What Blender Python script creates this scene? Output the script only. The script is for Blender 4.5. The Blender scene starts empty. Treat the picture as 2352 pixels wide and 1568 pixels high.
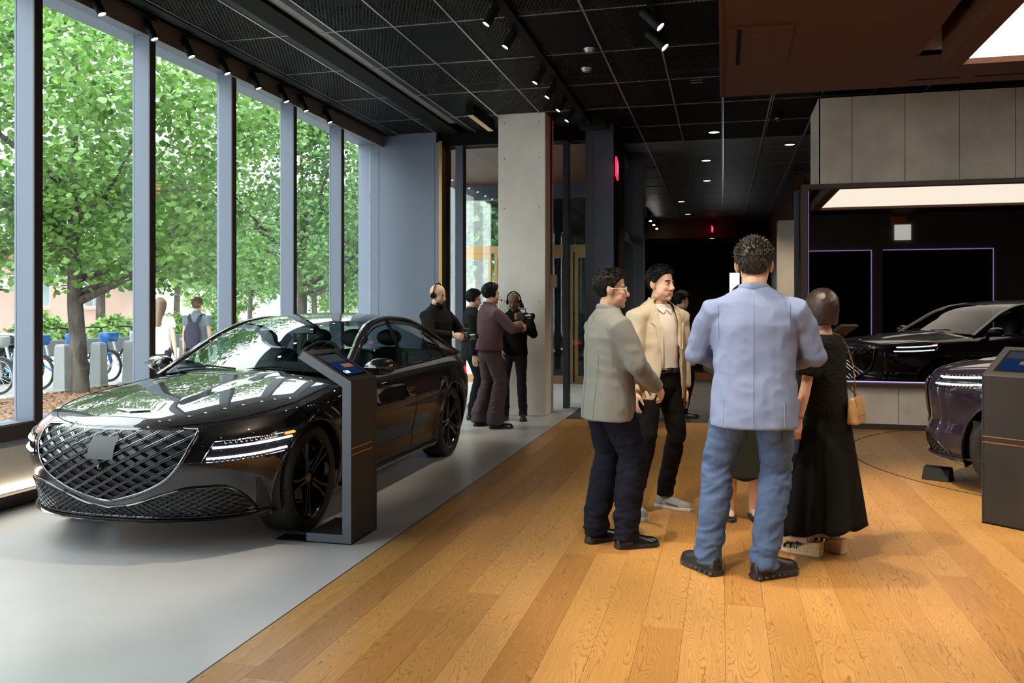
import bpy, bmesh, math, random
import numpy as np
from mathutils import Vector, Matrix, noise
random.seed(7); np.random.seed(7)
R = math.radians; PI = math.pi
scn = bpy.context.scene; COL = scn.collection
# ---------------------------------------------------------------- camera (frame 2352x1568)
F_PX, HOR_Y, VP_X, CAM_H = 1950.0, 708.0, 1660.0, 1.5
TH = math.atan((VP_X - 1176) / F_PX)
cam_d = bpy.data.cameras.new('camera'); cam = bpy.data.objects.new('camera', cam_d); COL.objects.link(cam)
cam_d.sensor_width = 36.0; cam_d.lens = F_PX * 36.0 / 2352
cam_d.shift_y = -(784 - HOR_Y) / 2352.0
cam_d.clip_start = 0.05; cam_d.clip_end = 400
cam.location = (0, 0, CAM_H); cam.rotation_euler = (PI / 2, 0, TH)
scn.camera = cam
# ---------------------------------------------------------------- world: bright overcast sky
w = bpy.data.worlds.new('overcast_sky'); scn.world = w; w.use_nodes = True
wn = w.node_tree.nodes; wl = w.node_tree.links
bg = wn['Background']; bg.inputs['Color'].default_value = (0.93, 0.97, 1.0, 1); bg.inputs['Strength'].default_value = 5.0
# soft sun behind thin cloud, from over the street
sd = bpy.data.lights.new('sun_offscreen', 'SUN'); sd.energy = 3.0; sd.angle = R(25); sd.color = (1, 0.97, 0.9)
so = bpy.data.objects.new('sun_offscreen', sd); COL.objects.link(so); so.rotation_euler = (R(38), R(12), R(-20))
# ---------------------------------------------------------------- colour management
vs = scn.view_settings; vs.view_transform = 'Standard'; vs.look = 'None'; vs.gamma = 1.0; vs.use_curve_mapping = False
vs.exposure = 0.83
cy = scn.cycles; cy.use_denoising = True; cy.max_bounces = 9; cy.transparent_max_bounces = 24
cy.diffuse_bounces = 4; cy.glossy_bounces = 5; cy.caustics_reflective = False; cy.caustics_refractive = False; cy.sample_clamp_indirect = 6.0

# ---------------------------------------------------------------- pixel -> place helpers
C_, S_ = math.cos(TH), math.sin(TH)
def ray(x, y):
    k = (x - 1176) / F_PX
    return (-S_ + C_ * k, C_ + S_ * k, (HOR_Y - y) / F_PX)
def on_z(x, y, z=0.0):
    d = ray(x, y); t = (z - CAM_H) / d[2]; return (d[0] * t, d[1] * t, z)
def on_y(x, y, Y):
    d = ray(x, y); t = Y / d[1]; return (d[0] * t, Y, CAM_H + d[2] * t)
def on_x(x, y, X):
    d = ray(x, y); t = X / d[0]; return (X, d[1] * t, CAM_H + d[2] * t)

# ---------------------------------------------------------------- object helpers
def tag(o, label, cat, group=None):
    o['label'] = label; o['category'] = cat
    if group: o['group'] = group
    return o
def thing(name, label, cat, loc=(0, 0, 0), rz=0.0, group=None):
    o = bpy.data.objects.new(name, None); COL.objects.link(o)
    o.empty_display_size = 0.1; o.location = loc; o.rotation_euler = (0, 0, rz)
    return tag(o, label, cat, group)
def struct(o): o['kind'] = 'structure'; return o
def link(name, me, parent=None, loc=None, rot=None, kind=None):
    o = bpy.data.objects.new(name, me); COL.objects.link(o)
    if parent: o.parent = parent
    if loc is not None: o.location = loc
    if rot is not None: o.rotation_euler = rot
    if kind: o['kind'] = kind
    return o
def copy_tree(o, parent=None):
    c = o.copy(); COL.objects.link(c); c.parent = parent
    for ch in list(o.children): copy_tree(ch, c)
    return c
def mesh_from(v, f, mats=(), smooth=None, mi=None, name='m'):
    me = bpy.data.meshes.new(name)
    me.from_pydata([tuple(map(float, p)) for p in v], [], f)
    for m in (mats if isinstance(mats, (list, tuple)) else [mats]): me.materials.append(m)
    if mi is not None: me.polygons.foreach_set('material_index', mi)
    if smooth is not None:
        me.shade_smooth()
        if smooth < 170: me.set_sharp_from_angle(angle=R(smooth))
    me.update(); return me
def frame_of(d):
    d = Vector(d).normalized(); a = Vector((0, 0, 1)) if abs(d.z) < 0.95 else Vector((0, 1, 0))
    x = d.cross(a).normalized(); return x, x.cross(d).normalized()
class MB:
    def __init__(s): s.v = []; s.f = []; s.mi = []; s.m = 0
    def add(s, v, f):
        n = len(s.v); s.v += [tuple(p) for p in v]; s.f += [tuple(i + n for i in q) for q in f]; s.mi += [s.m] * len(f); return s
    def box(s, x0, x1, y0, y1, z0, z1):
        v = [(x, y, z) for z in (z0, z1) for y in (y0, y1) for x in (x0, x1)]
        return s.add(v, [(0, 2, 3, 1), (4, 5, 7, 6), (0, 1, 5, 4), (2, 6, 7, 3), (0, 4, 6, 2), (1, 3, 7, 5)])
    def obox(s, mat, hx, hy, hz):
        v = [mat @ Vector((x, y, z)) for z in (-hz, hz) for y in (-hy, hy) for x in (-hx, hx)]
        return s.add(v, [(0, 2, 3, 1), (4, 5, 7, 6), (0, 1, 5, 4), (2, 6, 7, 3), (0, 4, 6, 2), (1, 3, 7, 5)])
    def rings(s, rr, caps=True, close=True):
        n = len(rr[0]); v = [p for r in rr for p in r]; f = []
        for i in range(len(rr) - 1):
            for j in range(n if close else n - 1):
                k = (j + 1) % n; f.append((i * n + j, i * n + k, (i + 1) * n + k, (i + 1) * n + j))
        if caps and close:
            f.append(tuple(range(n - 1, -1, -1))); b = (len(rr) - 1) * n; f.append(tuple(range(b, b + n)))
        return s.add(v, f)
    def tube(s, path, rad, n=8, caps=True, flat=1.0, up=None, closed=False):
        P = [Vector(p) for p in path]; L = len(P); rr = []; px = None
        for i, p in enumerate(P):
            if closed: d = P[(i + 1) % L] - P[i - 1]
            else: d = P[min(i + 1, L - 1)] - P[max(i - 1, 0)]
            if d.length < 1e-9: d = Vector((0, 0, 1))
            d.normalize()
            if up is not None: x = d.cross(Vector(up))
            elif px is None: x = frame_of(d)[0]
            else: x = px - d * px.dot(d)
            if x.length < 1e-6: x = frame_of(d)[0]
            x.normalize(); y = x.cross(d); px = x
            r = rad[i] if isinstance(rad, (list, tuple)) else rad
            rx, ry = r if isinstance(r, (list, tuple)) else (r, r * flat)
            rr.append([p + x * (rx * math.cos(2 * PI * k / n)) + y * (ry * math.sin(2 * PI * k / n)) for k in range(n)])
        if closed: rr.append(rr[0]); caps = False
        return s.rings(rr, caps)
    def cyl(s, p0, p1, r0, r1=None, n=16): return s.tube([p0, p1], [r0, r0 if r1 is None else r1], n)
    def lathe(s, prof, n=24, M=None, arc=2 * PI):
        M = M or Matrix(); full = abs(arc - 2 * PI) < 1e-6; m = n if full else n + 1
        rr = [[M @ Vector((r * math.cos(arc * k / n), r * math.sin(arc * k / n), z)) for k in range(m)] for r, z in prof]
        return s.rings(rr, False, full)
    def ell(s, c, r, nu=14, nv=10, M=None):
        M = M or Matrix(); c = Vector(c); v = []; f = []
        for i in range(nv + 1):
            t = PI * i / nv
            for k in range(nu):
                a = 2 * PI * k / nu
                v.append(c + M @ Vector((r[0] * math.sin(t) * math.cos(a), r[1] * math.sin(t) * math.sin(a), r[2] * math.cos(t))))
        for i in range(nv):
            for k in range(nu):
                k2 = (k + 1) % nu
                f.append((i * nu + k, (i + 1) * nu + k, (i + 1) * nu + k2, i * nu + k2))
        return s.add(v, f)
    def prism(s, poly, d, M=None):
        M = M or Matrix(); n = len(poly)
        v = [M @ Vector((p[0], p[1], 0)) for p in poly] + [M @ Vector((p[0], p[1], d)) for p in poly]
        f = [tuple(range(n - 1, -1, -1)), tuple(range(n, 2 * n))] + [(i, (i + 1) % n, n + (i + 1) % n, n + i) for i in range(n)]
        return s.add(v, f)
    def grid(s, P):
        nr, nc = len(P), len(P[0]); v = [p for r in P for p in r]
        return s.add(v, [(i * nc + j, i * nc + j + 1, (i + 1) * nc + j + 1, (i + 1) * nc + j) for i in range(nr - 1) for j in range(nc - 1)])
    def mesh(s, mats, smooth=None): return mesh_from(s.v, s.f, mats, smooth, s.mi)
    def build(s, name, mats, parent=None, smooth=None, loc=None, rot=None, bevel=0, kind=None, solid=0):
        o = link(name, s.mesh(mats, smooth), parent, loc, rot, kind)
        if solid: m = o.modifiers.new('solid', 'SOLIDIFY'); m.thickness = solid; m.offset = 0
        if bevel:
            m = o.modifiers.new('bevel', 'BEVEL'); m.width = bevel; m.segments = 2; m.limit_method = 'ANGLE'; m.angle_limit = R(40)
        return o
def boxo(name, x0, x1, y0, y1, z0, z1, mat, parent=None, bevel=0, kind=None):
    return MB().box(x0, x1, y0, y1, z0, z1).build(name, mat, parent, bevel=bevel, kind=kind)
def pchip(xs, ys):
    xs = np.array(xs, float); ys = np.array(ys, float); h = np.diff(xs); d = np.diff(ys) / h; m = np.zeros(len(xs))
    for i in range(1, len(xs) - 1):
        if d[i - 1] * d[i] > 0:
            w1, w2 = 2 * h[i] + h[i - 1], h[i] + 2 * h[i - 1]; m[i] = (w1 + w2) / (w1 / d[i - 1] + w2 / d[i])
    m[0], m[-1] = d[0], d[-1]
    def fn(x):
        x = np.clip(np.asarray(x, float), xs[0], xs[-1]); i = np.clip(np.searchsorted(xs, x) - 1, 0, len(h) - 1)
        t = (x - xs[i]) / h[i]; t2 = t * t; t3 = t2 * t
        return (2 * t3 - 3 * t2 + 1) * ys[i] + (t3 - 2 * t2 + t) * h[i] * m[i] + (-2 * t3 + 3 * t2) * ys[i + 1] + (t3 - t2) * h[i] * m[i + 1]
    return fn
def smooth01(x): x = np.clip(x, 0, 1); return x * x * (3 - 2 * x)

# ---------------------------------------------------------------- materials
def nd(nt, t, **kw):
    n = nt.nodes.new(t)
    for k, v in kw.items():
        if k in n.inputs: n.inputs[k].default_value = v
        else: setattr(n, k, v)
    return n
def mat(name, c, rough=0.5, metal=0.0, spec=0.5, emit=None, es=0.0, coat=0.0, var=None, bump=None, sheen=0.0, coords='Object', stretch=None, trans=0.0):
    m = bpy.data.materials.new(name); m.use_nodes = True; nt = m.node_tree; b = nt.nodes['Principled BSDF']
    c4 = (*c, 1.0)
    b.inputs['Base Color'].default_value = c4; b.inputs['Roughness'].default_value = rough
    b.inputs['Metallic'].default_value = metal; b.inputs['Specular IOR Level'].default_value = spec
    b.inputs['Coat Weight'].default_value = coat; b.inputs['Coat Roughness'].default_value = 0.02
    b.inputs['Sheen Weight'].default_value = sheen
    if emit: b.inputs['Emission Color'].default_value = (*emit, 1); b.inputs['Emission Strength'].default_value = es
    if var or bump:
        tc = nd(nt, 'ShaderNodeTexCoord'); mp = nd(nt, 'ShaderNodeMapping')
        nt.links.new(tc.outputs[coords], mp.inputs['Vector'])
        if stretch: mp.inputs['Scale'].default_value = stretch
    if var:
        nz = nd(nt, 'ShaderNodeTexNoise', Scale=var[0], Detail=5.0, Roughness=0.6); nt.links.new(mp.outputs[0], nz.inputs['Vector'])
        cr = nd(nt, 'ShaderNodeValToRGB'); e = cr.color_ramp.elements; a = var[1]
        lo = var[2] if len(var) > 2 else tuple(x * (1 - a) for x in c); hi = var[3] if len(var) > 3 else tuple(min(1, x * (1 + a)) for x in c)
        e[0].position = 0.3; e[1].position = 0.7; e[0].color = (*lo, 1); e[1].color = (*hi, 1)
        nt.links.new(nz.outputs['Fac'], cr.inputs[0]); nt.links.new(cr.outputs[0], b.inputs['Base Color'])
    if bump:
        nb = nd(nt, 'ShaderNodeTexNoise', Scale=bump[0], Detail=4.0); nt.links.new(mp.outputs[0], nb.inputs['Vector'])
        bp = nd(nt, 'ShaderNodeBump', Strength=bump[1], Distance=bump[2] if len(bump) > 2 else 0.01)
        nt.links.new(nb.outputs['Fac'], bp.inputs['Height']); nt.links.new(bp.outputs[0], b.inputs['Normal'])
    return m
def glass_mat(name, tint=(0.93, 0.97, 0.96), ior=1.5, boost=1.0):
    m = bpy.data.materials.new(name); m.use_nodes = True; nt = m.node_tree; nt.nodes.clear()
    o = nd(nt, 'ShaderNodeOutputMaterial'); t = nd(nt, 'ShaderNodeBsdfTransparent', Color=(*tint, 1)); g = nd(nt, 'ShaderNodeBsdfGlossy', Roughness=0.0)
    lw = nd(nt, 'ShaderNodeLayerWeight', Blend=0.5); pw = nd(nt, 'ShaderNodeMath', operation='POWER'); pw.inputs[1].default_value = 5.0
    mu = nd(nt, 'ShaderNodeMath', operation='MULTIPLY_ADD'); mu.inputs[1].default_value = 0.95 * boost; mu.inputs[2].default_value = ((ior - 1) / (ior + 1)) ** 2 * boost
    x = nd(nt, 'ShaderNodeMixShader'); nt.links.new(lw.outputs['Facing'], pw.inputs[0]); nt.links.new(pw.outputs[0], mu.inputs[0]); nt.links.new(mu.outputs[0], x.inputs[0])
    nt.links.new(t.outputs[0], x.inputs[1]); nt.links.new(g.outputs[0], x.inputs[2]); nt.links.new(x.outputs[0], o.inputs[0])
    return m
def emis_mat(name, c, s):
    m = bpy.data.materials.new(name); m.use_nodes = True; nt = m.node_tree; nt.nodes.clear()
    o = nd(nt, 'ShaderNodeOutputMaterial'); e = nd(nt, 'ShaderNodeEmission', Color=(*c, 1), Strength=s); nt.links.new(e.outputs[0], o.inputs[0]); return m
def wood_mat(name):
    m = bpy.data.materials.new(name); m.use_nodes = True; nt = m.node_tree; b = nt.nodes['Principled BSDF']; L = nt.links.new
    tc = nd(nt, 'ShaderNodeTexCoord'); oi = nd(nt, 'ShaderNodeObjectInfo')
    sc = nd(nt, 'ShaderNodeVectorMath', operation='SCALE'); cx = nd(nt, 'ShaderNodeCombineXYZ')
    mul = nd(nt, 'ShaderNodeMath', operation='MULTIPLY'); mul.inputs[1].default_value = 61.0; L(oi.outputs['Random'], mul.inputs[0])
    for i in range(3): L(mul.outputs[0], cx.inputs[i])
    ad = nd(nt, 'ShaderNodeVectorMath', operation='ADD'); L(tc.outputs['Object'], ad.inputs[0]); L(cx.outputs[0], ad.inputs[1])
    mp = nd(nt, 'ShaderNodeMapping'); mp.inputs['Scale'].default_value = (7.0, 0.55, 7.0); L(ad.outputs[0], mp.inputs['Vector'])
    n1 = nd(nt, 'ShaderNodeTexNoise', Scale=1.0, Detail=2.0, Roughness=0.45, Distortion=0.3); L(mp.outputs[0], n1.inputs['Vector'])
    # growth rings: contour lines of the slow noise field give cathedral figure
    k = nd(nt, 'ShaderNodeMath', operation='MULTIPLY'); k.inputs[1].default_value = 52.0; L(n1.outputs['Fac'], k.inputs[0])
    mpf = nd(nt, 'ShaderNodeMapping'); mpf.inputs['Scale'].default_value = (30, 7, 30); L(ad.outputs[0], mpf.inputs['Vector'])
    nf = nd(nt, 'ShaderNodeTexNoise', Scale=1.0, Detail=2.0); L(mpf.outputs[0], nf.inputs['Vector'])
    k2 = nd(nt, 'ShaderNodeMath', operation='MULTIPLY_ADD'); k2.inputs[1].default_value = 1.6; L(nf.outputs['Fac'], k2.inputs[0]); L(k.outputs[0], k2.inputs[2])
    fr = nd(nt, 'ShaderNodeMath', operation='FRACT'); L(k2.outputs[0], fr.inputs[0])
    cr = nd(nt, 'ShaderNodeValToRGB'); e = cr.color_ramp.elements
    e[0].position = 0.0; e[0].color = (0.16, 0.13, 0.11, 1); e[1].position = 0.3; e[1].color = (0.95, 0.95, 0.95, 1)
    x = cr.color_ramp.elements.new(0.08); x.color = (0.5, 0.46, 0.42, 1); x = cr.color_ramp.elements.new(1.0); x.color = (1, 1, 1, 1)
    L(fr.outputs[0], cr.inputs[0])
    mp2 = nd(nt, 'ShaderNodeMapping'); mp2.inputs['Scale'].default_value = (150, 4, 150); L(ad.outputs[0], mp2.inputs['Vector'])
    n2 = nd(nt, 'ShaderNodeTexNoise', Scale=1.0, Detail=3.0); L(mp2.outputs[0], n2.inputs['Vector'])
    c2 = nd(nt, 'ShaderNodeValToRGB'); e2 = c2.color_ramp.elements; e2[0].position = 0.3; e2[0].color = (0.78, 0.74, 0.68, 1); e2[1].position = 0.6; e2[1].color = (1, 1, 1, 1); L(n2.outputs['Fac'], c2.inputs[0])
    base = nd(nt, 'ShaderNodeValToRGB'); eb = base.color_ramp.elements
    eb[0].position = 0; eb[0].color = (0.42, 0.20, 0.058, 1); eb[1].position = 1; eb[1].color = (0.56, 0.30, 0.10, 1)
    xx = base.color_ramp.elements.new(0.6); xx.color = (0.52, 0.27, 0.08, 1); L(oi.outputs['Random'], base.inputs[0])
    dark = nd(nt, 'ShaderNodeMix', data_type='RGBA', blend_type='MULTIPLY'); dark.inputs[0].default_value = 0.72; L(base.outputs[0], dark.inputs[6]); L(cr.outputs[0], dark.inputs[7])
    d2 = nd(nt, 'ShaderNodeMix', data_type='RGBA', blend_type='MULTIPLY'); d2.inputs[0].default_value = 0.6; L(dark.outputs[2], d2.inputs[6]); L(c2.outputs[0], d2.inputs[7])
    L(d2.outputs[2], b.inputs['Base Color']); b.inputs['Roughness'].default_value = 0.36; b.inputs['Specular IOR Level'].default_value = 0.4
    bp = nd(nt, 'ShaderNodeBump', Strength=0.15, Distance=0.002); L(cr.outputs[0], bp.inputs['Height']); L(bp.outputs[0], b.inputs['Normal'])
    return m
def meshpanel_mat(name):
    # expanded-metal ceiling sheet: fine diagonal strands with open slots between
    m = bpy.data.materials.new(name); m.use_nodes = True; nt = m.node_tree; b = nt.nodes['Principled BSDF']; L = nt.links.new
    b.inputs['Base Color'].default_value = (0.007, 0.007, 0.0075, 1); b.inputs['Roughness'].default_value = 0.6; b.inputs['Metallic'].default_value = 0.0; b.inputs['Specular IOR Level'].default_value = 0.12
    tc = nd(nt, 'ShaderNodeTexCoord'); sep = nd(nt, 'ShaderNodeSeparateXYZ'); L(tc.outputs['Object'], sep.inputs[0])
    def stripe(a, bb, freq, width):
        p = nd(nt, 'ShaderNodeMath', operation='MULTIPLY'); p.inputs[1].default_value = a; L(sep.outputs[0], p.inputs[0])
        q = nd(nt, 'ShaderNodeMath', operation='MULTIPLY_ADD'); q.inputs[1].default_value = bb; L(sep.outputs[1], q.inputs[0]); L(p.outputs[0], q.inputs[2])
        s = nd(nt, 'ShaderNodeMath', operation='MULTIPLY'); s.inputs[1].default_value = freq; L(q.outputs[0], s.inputs[0])
        f = nd(nt, 'ShaderNodeMath', operation='FRACT'); L(s.outputs[0], f.inputs[0])
        g = nd(nt, 'ShaderNodeMath', operation='LESS_THAN'); g.inputs[1].default_value = width; L(f.outputs[0], g.inputs[0]); return g
    s1 = stripe(1, 0.45, 27.0, 0.38); s2 = stripe(1, -0.45, 27.0, 0.38)
    mx = nd(nt, 'ShaderNodeMath', operation='MAXIMUM'); L(s1.outputs[0], mx.inputs[0]); L(s2.outputs[0], mx.inputs[1])
    L(mx.outputs[0], b.inputs['Alpha']); return m
M = {}
def defmats():
    M['black'] = mat('matte_black', (0.006, 0.006, 0.0065), 0.7, spec=0.08)
    M['blackmetal'] = mat('black_metal', (0.008, 0.008, 0.009), 0.5, 0.0, spec=.15, bump=(300, 0.05, 0.001))
    M['concrete'] = mat('smooth_concrete', (0.72, 0.685, 0.64), 0.7, var=(2.2, 0.08), bump=(60, 0.12, 0.004))
    M['tile'] = mat('stone_tile', (0.53, 0.47, 0.41), 0.65, var=(1.6, 0.2), bump=(90, 0.08, 0.003))
    M['greyfloor'] = mat('grey_resin_floor', (0.49, 0.482, 0.495), 0.30, var=(1.3, 0.07), bump=(220, 0.03, 0.001))
    M['steel'] = mat('blue_grey_metal', (0.125, 0.147, 0.21), 0.5, 0.1, var=(400, 0.06))
    M['bronze'] = mat('dark_bronze', (0.05, 0.035, 0.03), 0.45, 0.3)
    M['darksteel'] = mat('dark_blue_steel', (0.055, 0.06, 0.085), 0.45, 0.3)
    M['copper'] = mat('copper_panel', (0.085, 0.027, 0.011), 0.55, 0.2, var=(30, 0.15), stretch=(1, 6, 1))
    M['copper_alias'] = M['copper']  # second key for the one copper material
    M['brass'] = mat('brass', (0.28, 0.17, 0.07), 0.35, 0.8)
    M['glass'] = glass_mat('window_glass', (0.93, 0.97, 0.95))
    M['wood'] = wood_mat('oak_plank')
    M['meshpanel'] = meshpanel_mat('expanded_metal_sheet')
    M['solidpanel'] = mat('dark_ceiling_sheet', (0.085, 0.08, 0.088), 0.5, 0.3, var=(3, 0.25))
    M['gridbar'] = mat('ceiling_grid_metal', (0.34, 0.36, 0.39), 0.35, 0.7)
    M['glintline'] = mat('glint_metal', (0.55, 0.56, 0.60), 0.22, 0.95)
    M['purpleled'] = emis_mat('purple_led', (0.62, 0.45, 1.0), 0.8)
    M['lampwhite'] = emis_mat('lamp_lens', (1.0, 0.93, 0.82), 30)
    M['lightbox'] = emis_mat('lightbox_diffuser', (1.0, 0.86, 0.70), 2.1)
    M['downlight'] = emis_mat('downlight_lens', (1.0, 0.8, 0.5), 6)
    M['cove'] = emis_mat('cove_led', (1.0, 0.86, 0.66), 2.5)
    M['exitred'] = emis_mat('exit_red', (1.0, 0.06, 0.14), 2.2)
    M['mirrorglass'] = mat('dark_mirror_glass', (0.26, 0.265, 0.27), 0.012, 1.0)
    M['carpet'] = mat('dark_carpet', (0.03, 0.03, 0.032), 0.95, bump=(400, 0.3, 0.004))
    M['paleplaster'] = mat('pale_plaster', (0.55, 0.53, 0.5), 0.8)
defmats()
# ================================================================= SETTING
CEIL = 4.22; WX = -5.4; EDGE = -2.08
# floor: grey resin part and oak planks
floor = struct(boxo('floor', -5.3, EDGE - 0.006, -4.0, 17.0, -0.12, 0.0, M['greyfloor']))
boxo('floor_subbase', EDGE - 0.006, 9.0, -4.0, 11.38, -0.12, -0.012, M['black'], floor)
boxo('floor_trim', EDGE - 0.006, EDGE, -4.0, 11.38, -0.1, 0.001, M['bronze'], floor)
boxo('carpet_left', -3.9, EDGE - 0.006, 17.0, 42, -0.12, -0.002, M['carpet'], floor); boxo('carpet', EDGE - 0.006, 9.0, 11.38, 42, -0.12, -0.002, M['carpet'], floor)
PW = 0.19; rng = random.Random(11); plank_me = {}; npl = 0; far_planks = MB()
TTC, TTR = (3.95, 9.33), 2.66
for i in range(0, 47):
    x0 = EDGE + i * PW; y = 1.0 - rng.random() * 2.0 + 0.0
    while y < 11.38:
        ln = rng.choice([1.5, 1.9, 2.3, 2.7, 3.1]); y1 = min(y + ln, 11.38); ln = round(y1 - y, 3)
        yc = (y + y1) / 2; vis = y1 > 3.0 and x0 < -0.2 + 0.33 * y1 + 0.6 and x0 > -0.62 * y1 and ln > 0.08
        if ln > 0.02:
            if vis and npl < 296:
                me = plank_me.get(ln)
                if not me:
                    me = MB().box(0.0007, PW - 0.0007, -ln / 2 + 0.0007, ln / 2 - 0.0007, -0.012, 0.0).mesh(M['wood']); plank_me[ln] = me
                link('plank', me, floor, (x0, yc, 0)); npl += 1
            else:
                far_planks.box(x0 + 0.0007, x0 + PW - 0.0007, y + 0.0007, y1 - 0.0007, -0.012, 0.0)
        y = y1
far_planks.build('plank_field', M['wood'], floor, kind='stuff')
# thin dark ring of the turntable let into the oak
MB().lathe([(TTR - 0.007, 0.0), (TTR - 0.007, 0.0012), (TTR + 0.007, 0.0012), (TTR + 0.007, 0.0)], 120).build('turntable_joint', M['black'], floor, loc=(TTC[0], TTC[1], 0))
MB().lathe([(TTR - 0.9, 0.0), (TTR - 0.9, 0.001), (TTR - 0.894, 0.001), (TTR - 0.894, 0.0)], 120).build('turntable_inner_joint', M['black'], floor, loc=(TTC[0], TTC[1], 0))

# ceiling: dark slab above, sheets in a metal grid
ceiling = struct(boxo('ceiling', -5.4, 9.0, -4.0, 42, 5.2, 5.3, M['black']))
GX0, GDX, GY0, GDY = -4.93, 0.6155, 7.68, 1.28
pm = MB().box(0.006, GDX - 0.006, 0.006, GDY - 0.006, 0, 0.004).mesh(M['meshpanel'])
ps = MB().box(0.004, GDX - 0.004, 0.004, GDY - 0.004, 0, 0.02).mesh(M['solidpanel'])
rest = MB(); nb = 0
for i in range(-1, 23):
    for j in range(-9, 19):
        x = GX0 + i * GDX; y = GY0 + j * GDY
        if x > -4.93 and x + GDX < -3.6 and i == 1 and False: continue
        if -3.10 < x < -2.5 and 10.9 < y < 11.6: continue
        if i == 1: continue            # channel bay
        if i < 0: continue
        vis = y > 5.2 and y < 28 and x > -0.45 * y - 0.8 and x < 0.02 + 0.12 * y
        if vis and nb < 290:
            link('ceiling_sheet', ps if y > 13.9 and x > -4 else pm, ceiling, (x, y, CEIL)); nb += 1
        elif y < 14: rest.box(x + 0.006, x + GDX - 0.006, y + 0.006, y + GDY - 0.006, CEIL, CEIL + 0.004)
rest.build('ceiling_sheet_field', M['meshpanel'], ceiling, kind='stuff')
far = MB(); far.box(-3.7, 9.0, 14.08, 42.0, CEIL + 0.03, CEIL + 0.05); far.build('ceiling_backing', M['black'], ceiling)
for i in range(0, 13):
    x = GX0 + i * GDX
    if i == 5: continue                 # track runs here
    y1 = 12.46 if x < -3.75 else 28.0
    boxo('grid_bar', x - 0.009, x + 0.009, -4.0, y1, CEIL - 0.006, CEIL + 0.02, M['gridbar'], ceiling)
for j in range(-9, 17):
    y = GY0 + j * GDY; xa, xb = (-4.95, 9.0) if y < 12.5 else (-1.85, 9.0) if y < 17.2 else (-3.7, 9.0)
    if y > 8.9 and y < 9.1: pass
    boxo('cross_bar', xa, xb, y - 0.006, y + 0.006, CEIL - 0.005, CEIL + 0.015, M['gridbar'], ceiling)
for x, ya in ((-0.622, 13.0), (0.009, 9.6), (0.64, 9.6), (1.25, 12.5), (-1.22, 14.5)):
    boxo('glint_strip', x - 0.006, x + 0.006, ya, 28.0, CEIL - 0.013, CEIL - 0.006, M['glintline'], ceiling)  # added brighter strips stand in for light mirrored along the grid bars
# channel bay along the window
boxo('channel_plate', -4.31, -4.16, -4, 12.46, CEIL, CEIL + 0.01, M['blackmetal'], ceiling)
boxo('channel_box', -4.16, -3.91, -4, 12.46, CEIL - 0.035, CEIL + 0.1, M['black'], ceiling)
perf = mat('perforated_strip', (0.20, 0.18, 0.165), 0.5, 0.6, var=(160, 0.6), stretch=(1, 0.3, 1))
boxo('perforated_strip', -3.905, -3.80, -4, 11.9, CEIL + 0.0, CEIL + 0.01, perf, ceiling)
boxo('channel_lip', -3.80, -3.70, -4, 12.46, CEIL, CEIL + 0.01, M['blackmetal'], ceiling)
# dark ducts above the mesh
for k, (x, y0, y1, r) in enumerate([(-2.6, -3, 12, 0.2), (-1.2, -3, 13, 0.16), (-4.5, -3, 12, 0.14), (0.6, -3, 13, 0.22)]):
    MB().cyl((x, y0, 4.75), (x, y1, 4.75), r, n=14).build('duct', mat('duct%d' % k, (0.05, 0.047, 0.045), 0.6), ceiling, smooth=40)
for k in range(6):
    boxo('joist', -5.3, 9, -2 + 2.9 * k, -1.8 + 2.9 * k, 4.95, 5.2, M['bronze'], ceiling)

# window wall
wall_left = struct(boxo('wall_left', -5.62, -5.27, -4.0, 12.46, -0.15, 0.5, mat('window_base_paint', (0.42, 0.40, 0.36), 0.6, var=(60, 0.06))))
boxo('base_ledge', -5.27, -5.245, -4.0, 12.46, 0.47, 0.5, M['steel'], wall_left)
boxo('skirting', -5.27, -5.18, -4.0, 12.46, 0.0, 0.10, M['bronze'], wall_left, bevel=0.004)
boxo('cove_light', -5.268, -5.225, -4.0, 12.46, 0.115, 0.165, M['cove'], wall_left)
boxo('header_beam', -5.62, -5.2, -4.0, 12.46, 4.08, 5.3, M['steel'], wall_left)
boxo('header_soffit', -5.2, -4.94, -4.0, 12.46, CEIL - 0.02, CEIL + 0.03, M['blackmetal'], wall_left)
boxo('header_fascia', -5.2, -5.17, -4.0, 12.46, 4.03, 4.2, mat('fascia_grey', (0.17, 0.155, 0.15), .5), wall_left)
YM0, DM = 5.55, 1.38
for n, k in enumerate(range(-7, 5)):
    y0 = YM0 + DM * k
    wdw = struct(thing('window_%d' % (n + 1), 'tall fixed showroom window pane beside blue-grey mullion', 'window', (WX, y0, 0)))
    del wdw['label'], wdw['category']
    boxo('mullion', -0.02, 0.16, 0, 0.055, 0.62, 4.08, M['steel'], wdw, bevel=0.003)
    boxo('mullion_cover', 0.1605, 0.17, 0.0, 0.085, 0.55, 4.08, M['bronze'], wdw)
    boxo('mullion_core', -0.02, 0.16, 0.055, 0.085, 0.62, 4.08, M['bronze'], wdw)
    boxo('pane', -0.006, 0.006, 0.085, DM, 0.6, 4.08, M['glass'], wdw)
    boxo('sill', -0.06, 0.165, 0, DM, 0.5, 0.612, M['bronze'], wdw)
    boxo('sill_cap', -0.06, 0.15, 0.06, DM, 0.612, 0.622, M['steel'], wdw)
# grey end wall
wall_end = struct(boxo('wall_end', WX - 0.2, -4.30, 12.46, 12.9, -0.1, 5.2, M['steel']))
for a, b in ((-5.4, -5.252), (-5.246, -4.325), (-4.319, -4.26)):
    boxo('panel', a, b, 12.452, 12.46, 0.05, 4.06, M['steel'], wall_end)
boxo('edge_strip', -4.255, -4.20, 12.44, 12.62, 0.0, 4.08, M['brass'], wall_end)
boxo('edge_reveal', -4.30, -4.20, 12.62, 12.9, 0.0, 4.08, M['bronze'], wall_end)
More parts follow.
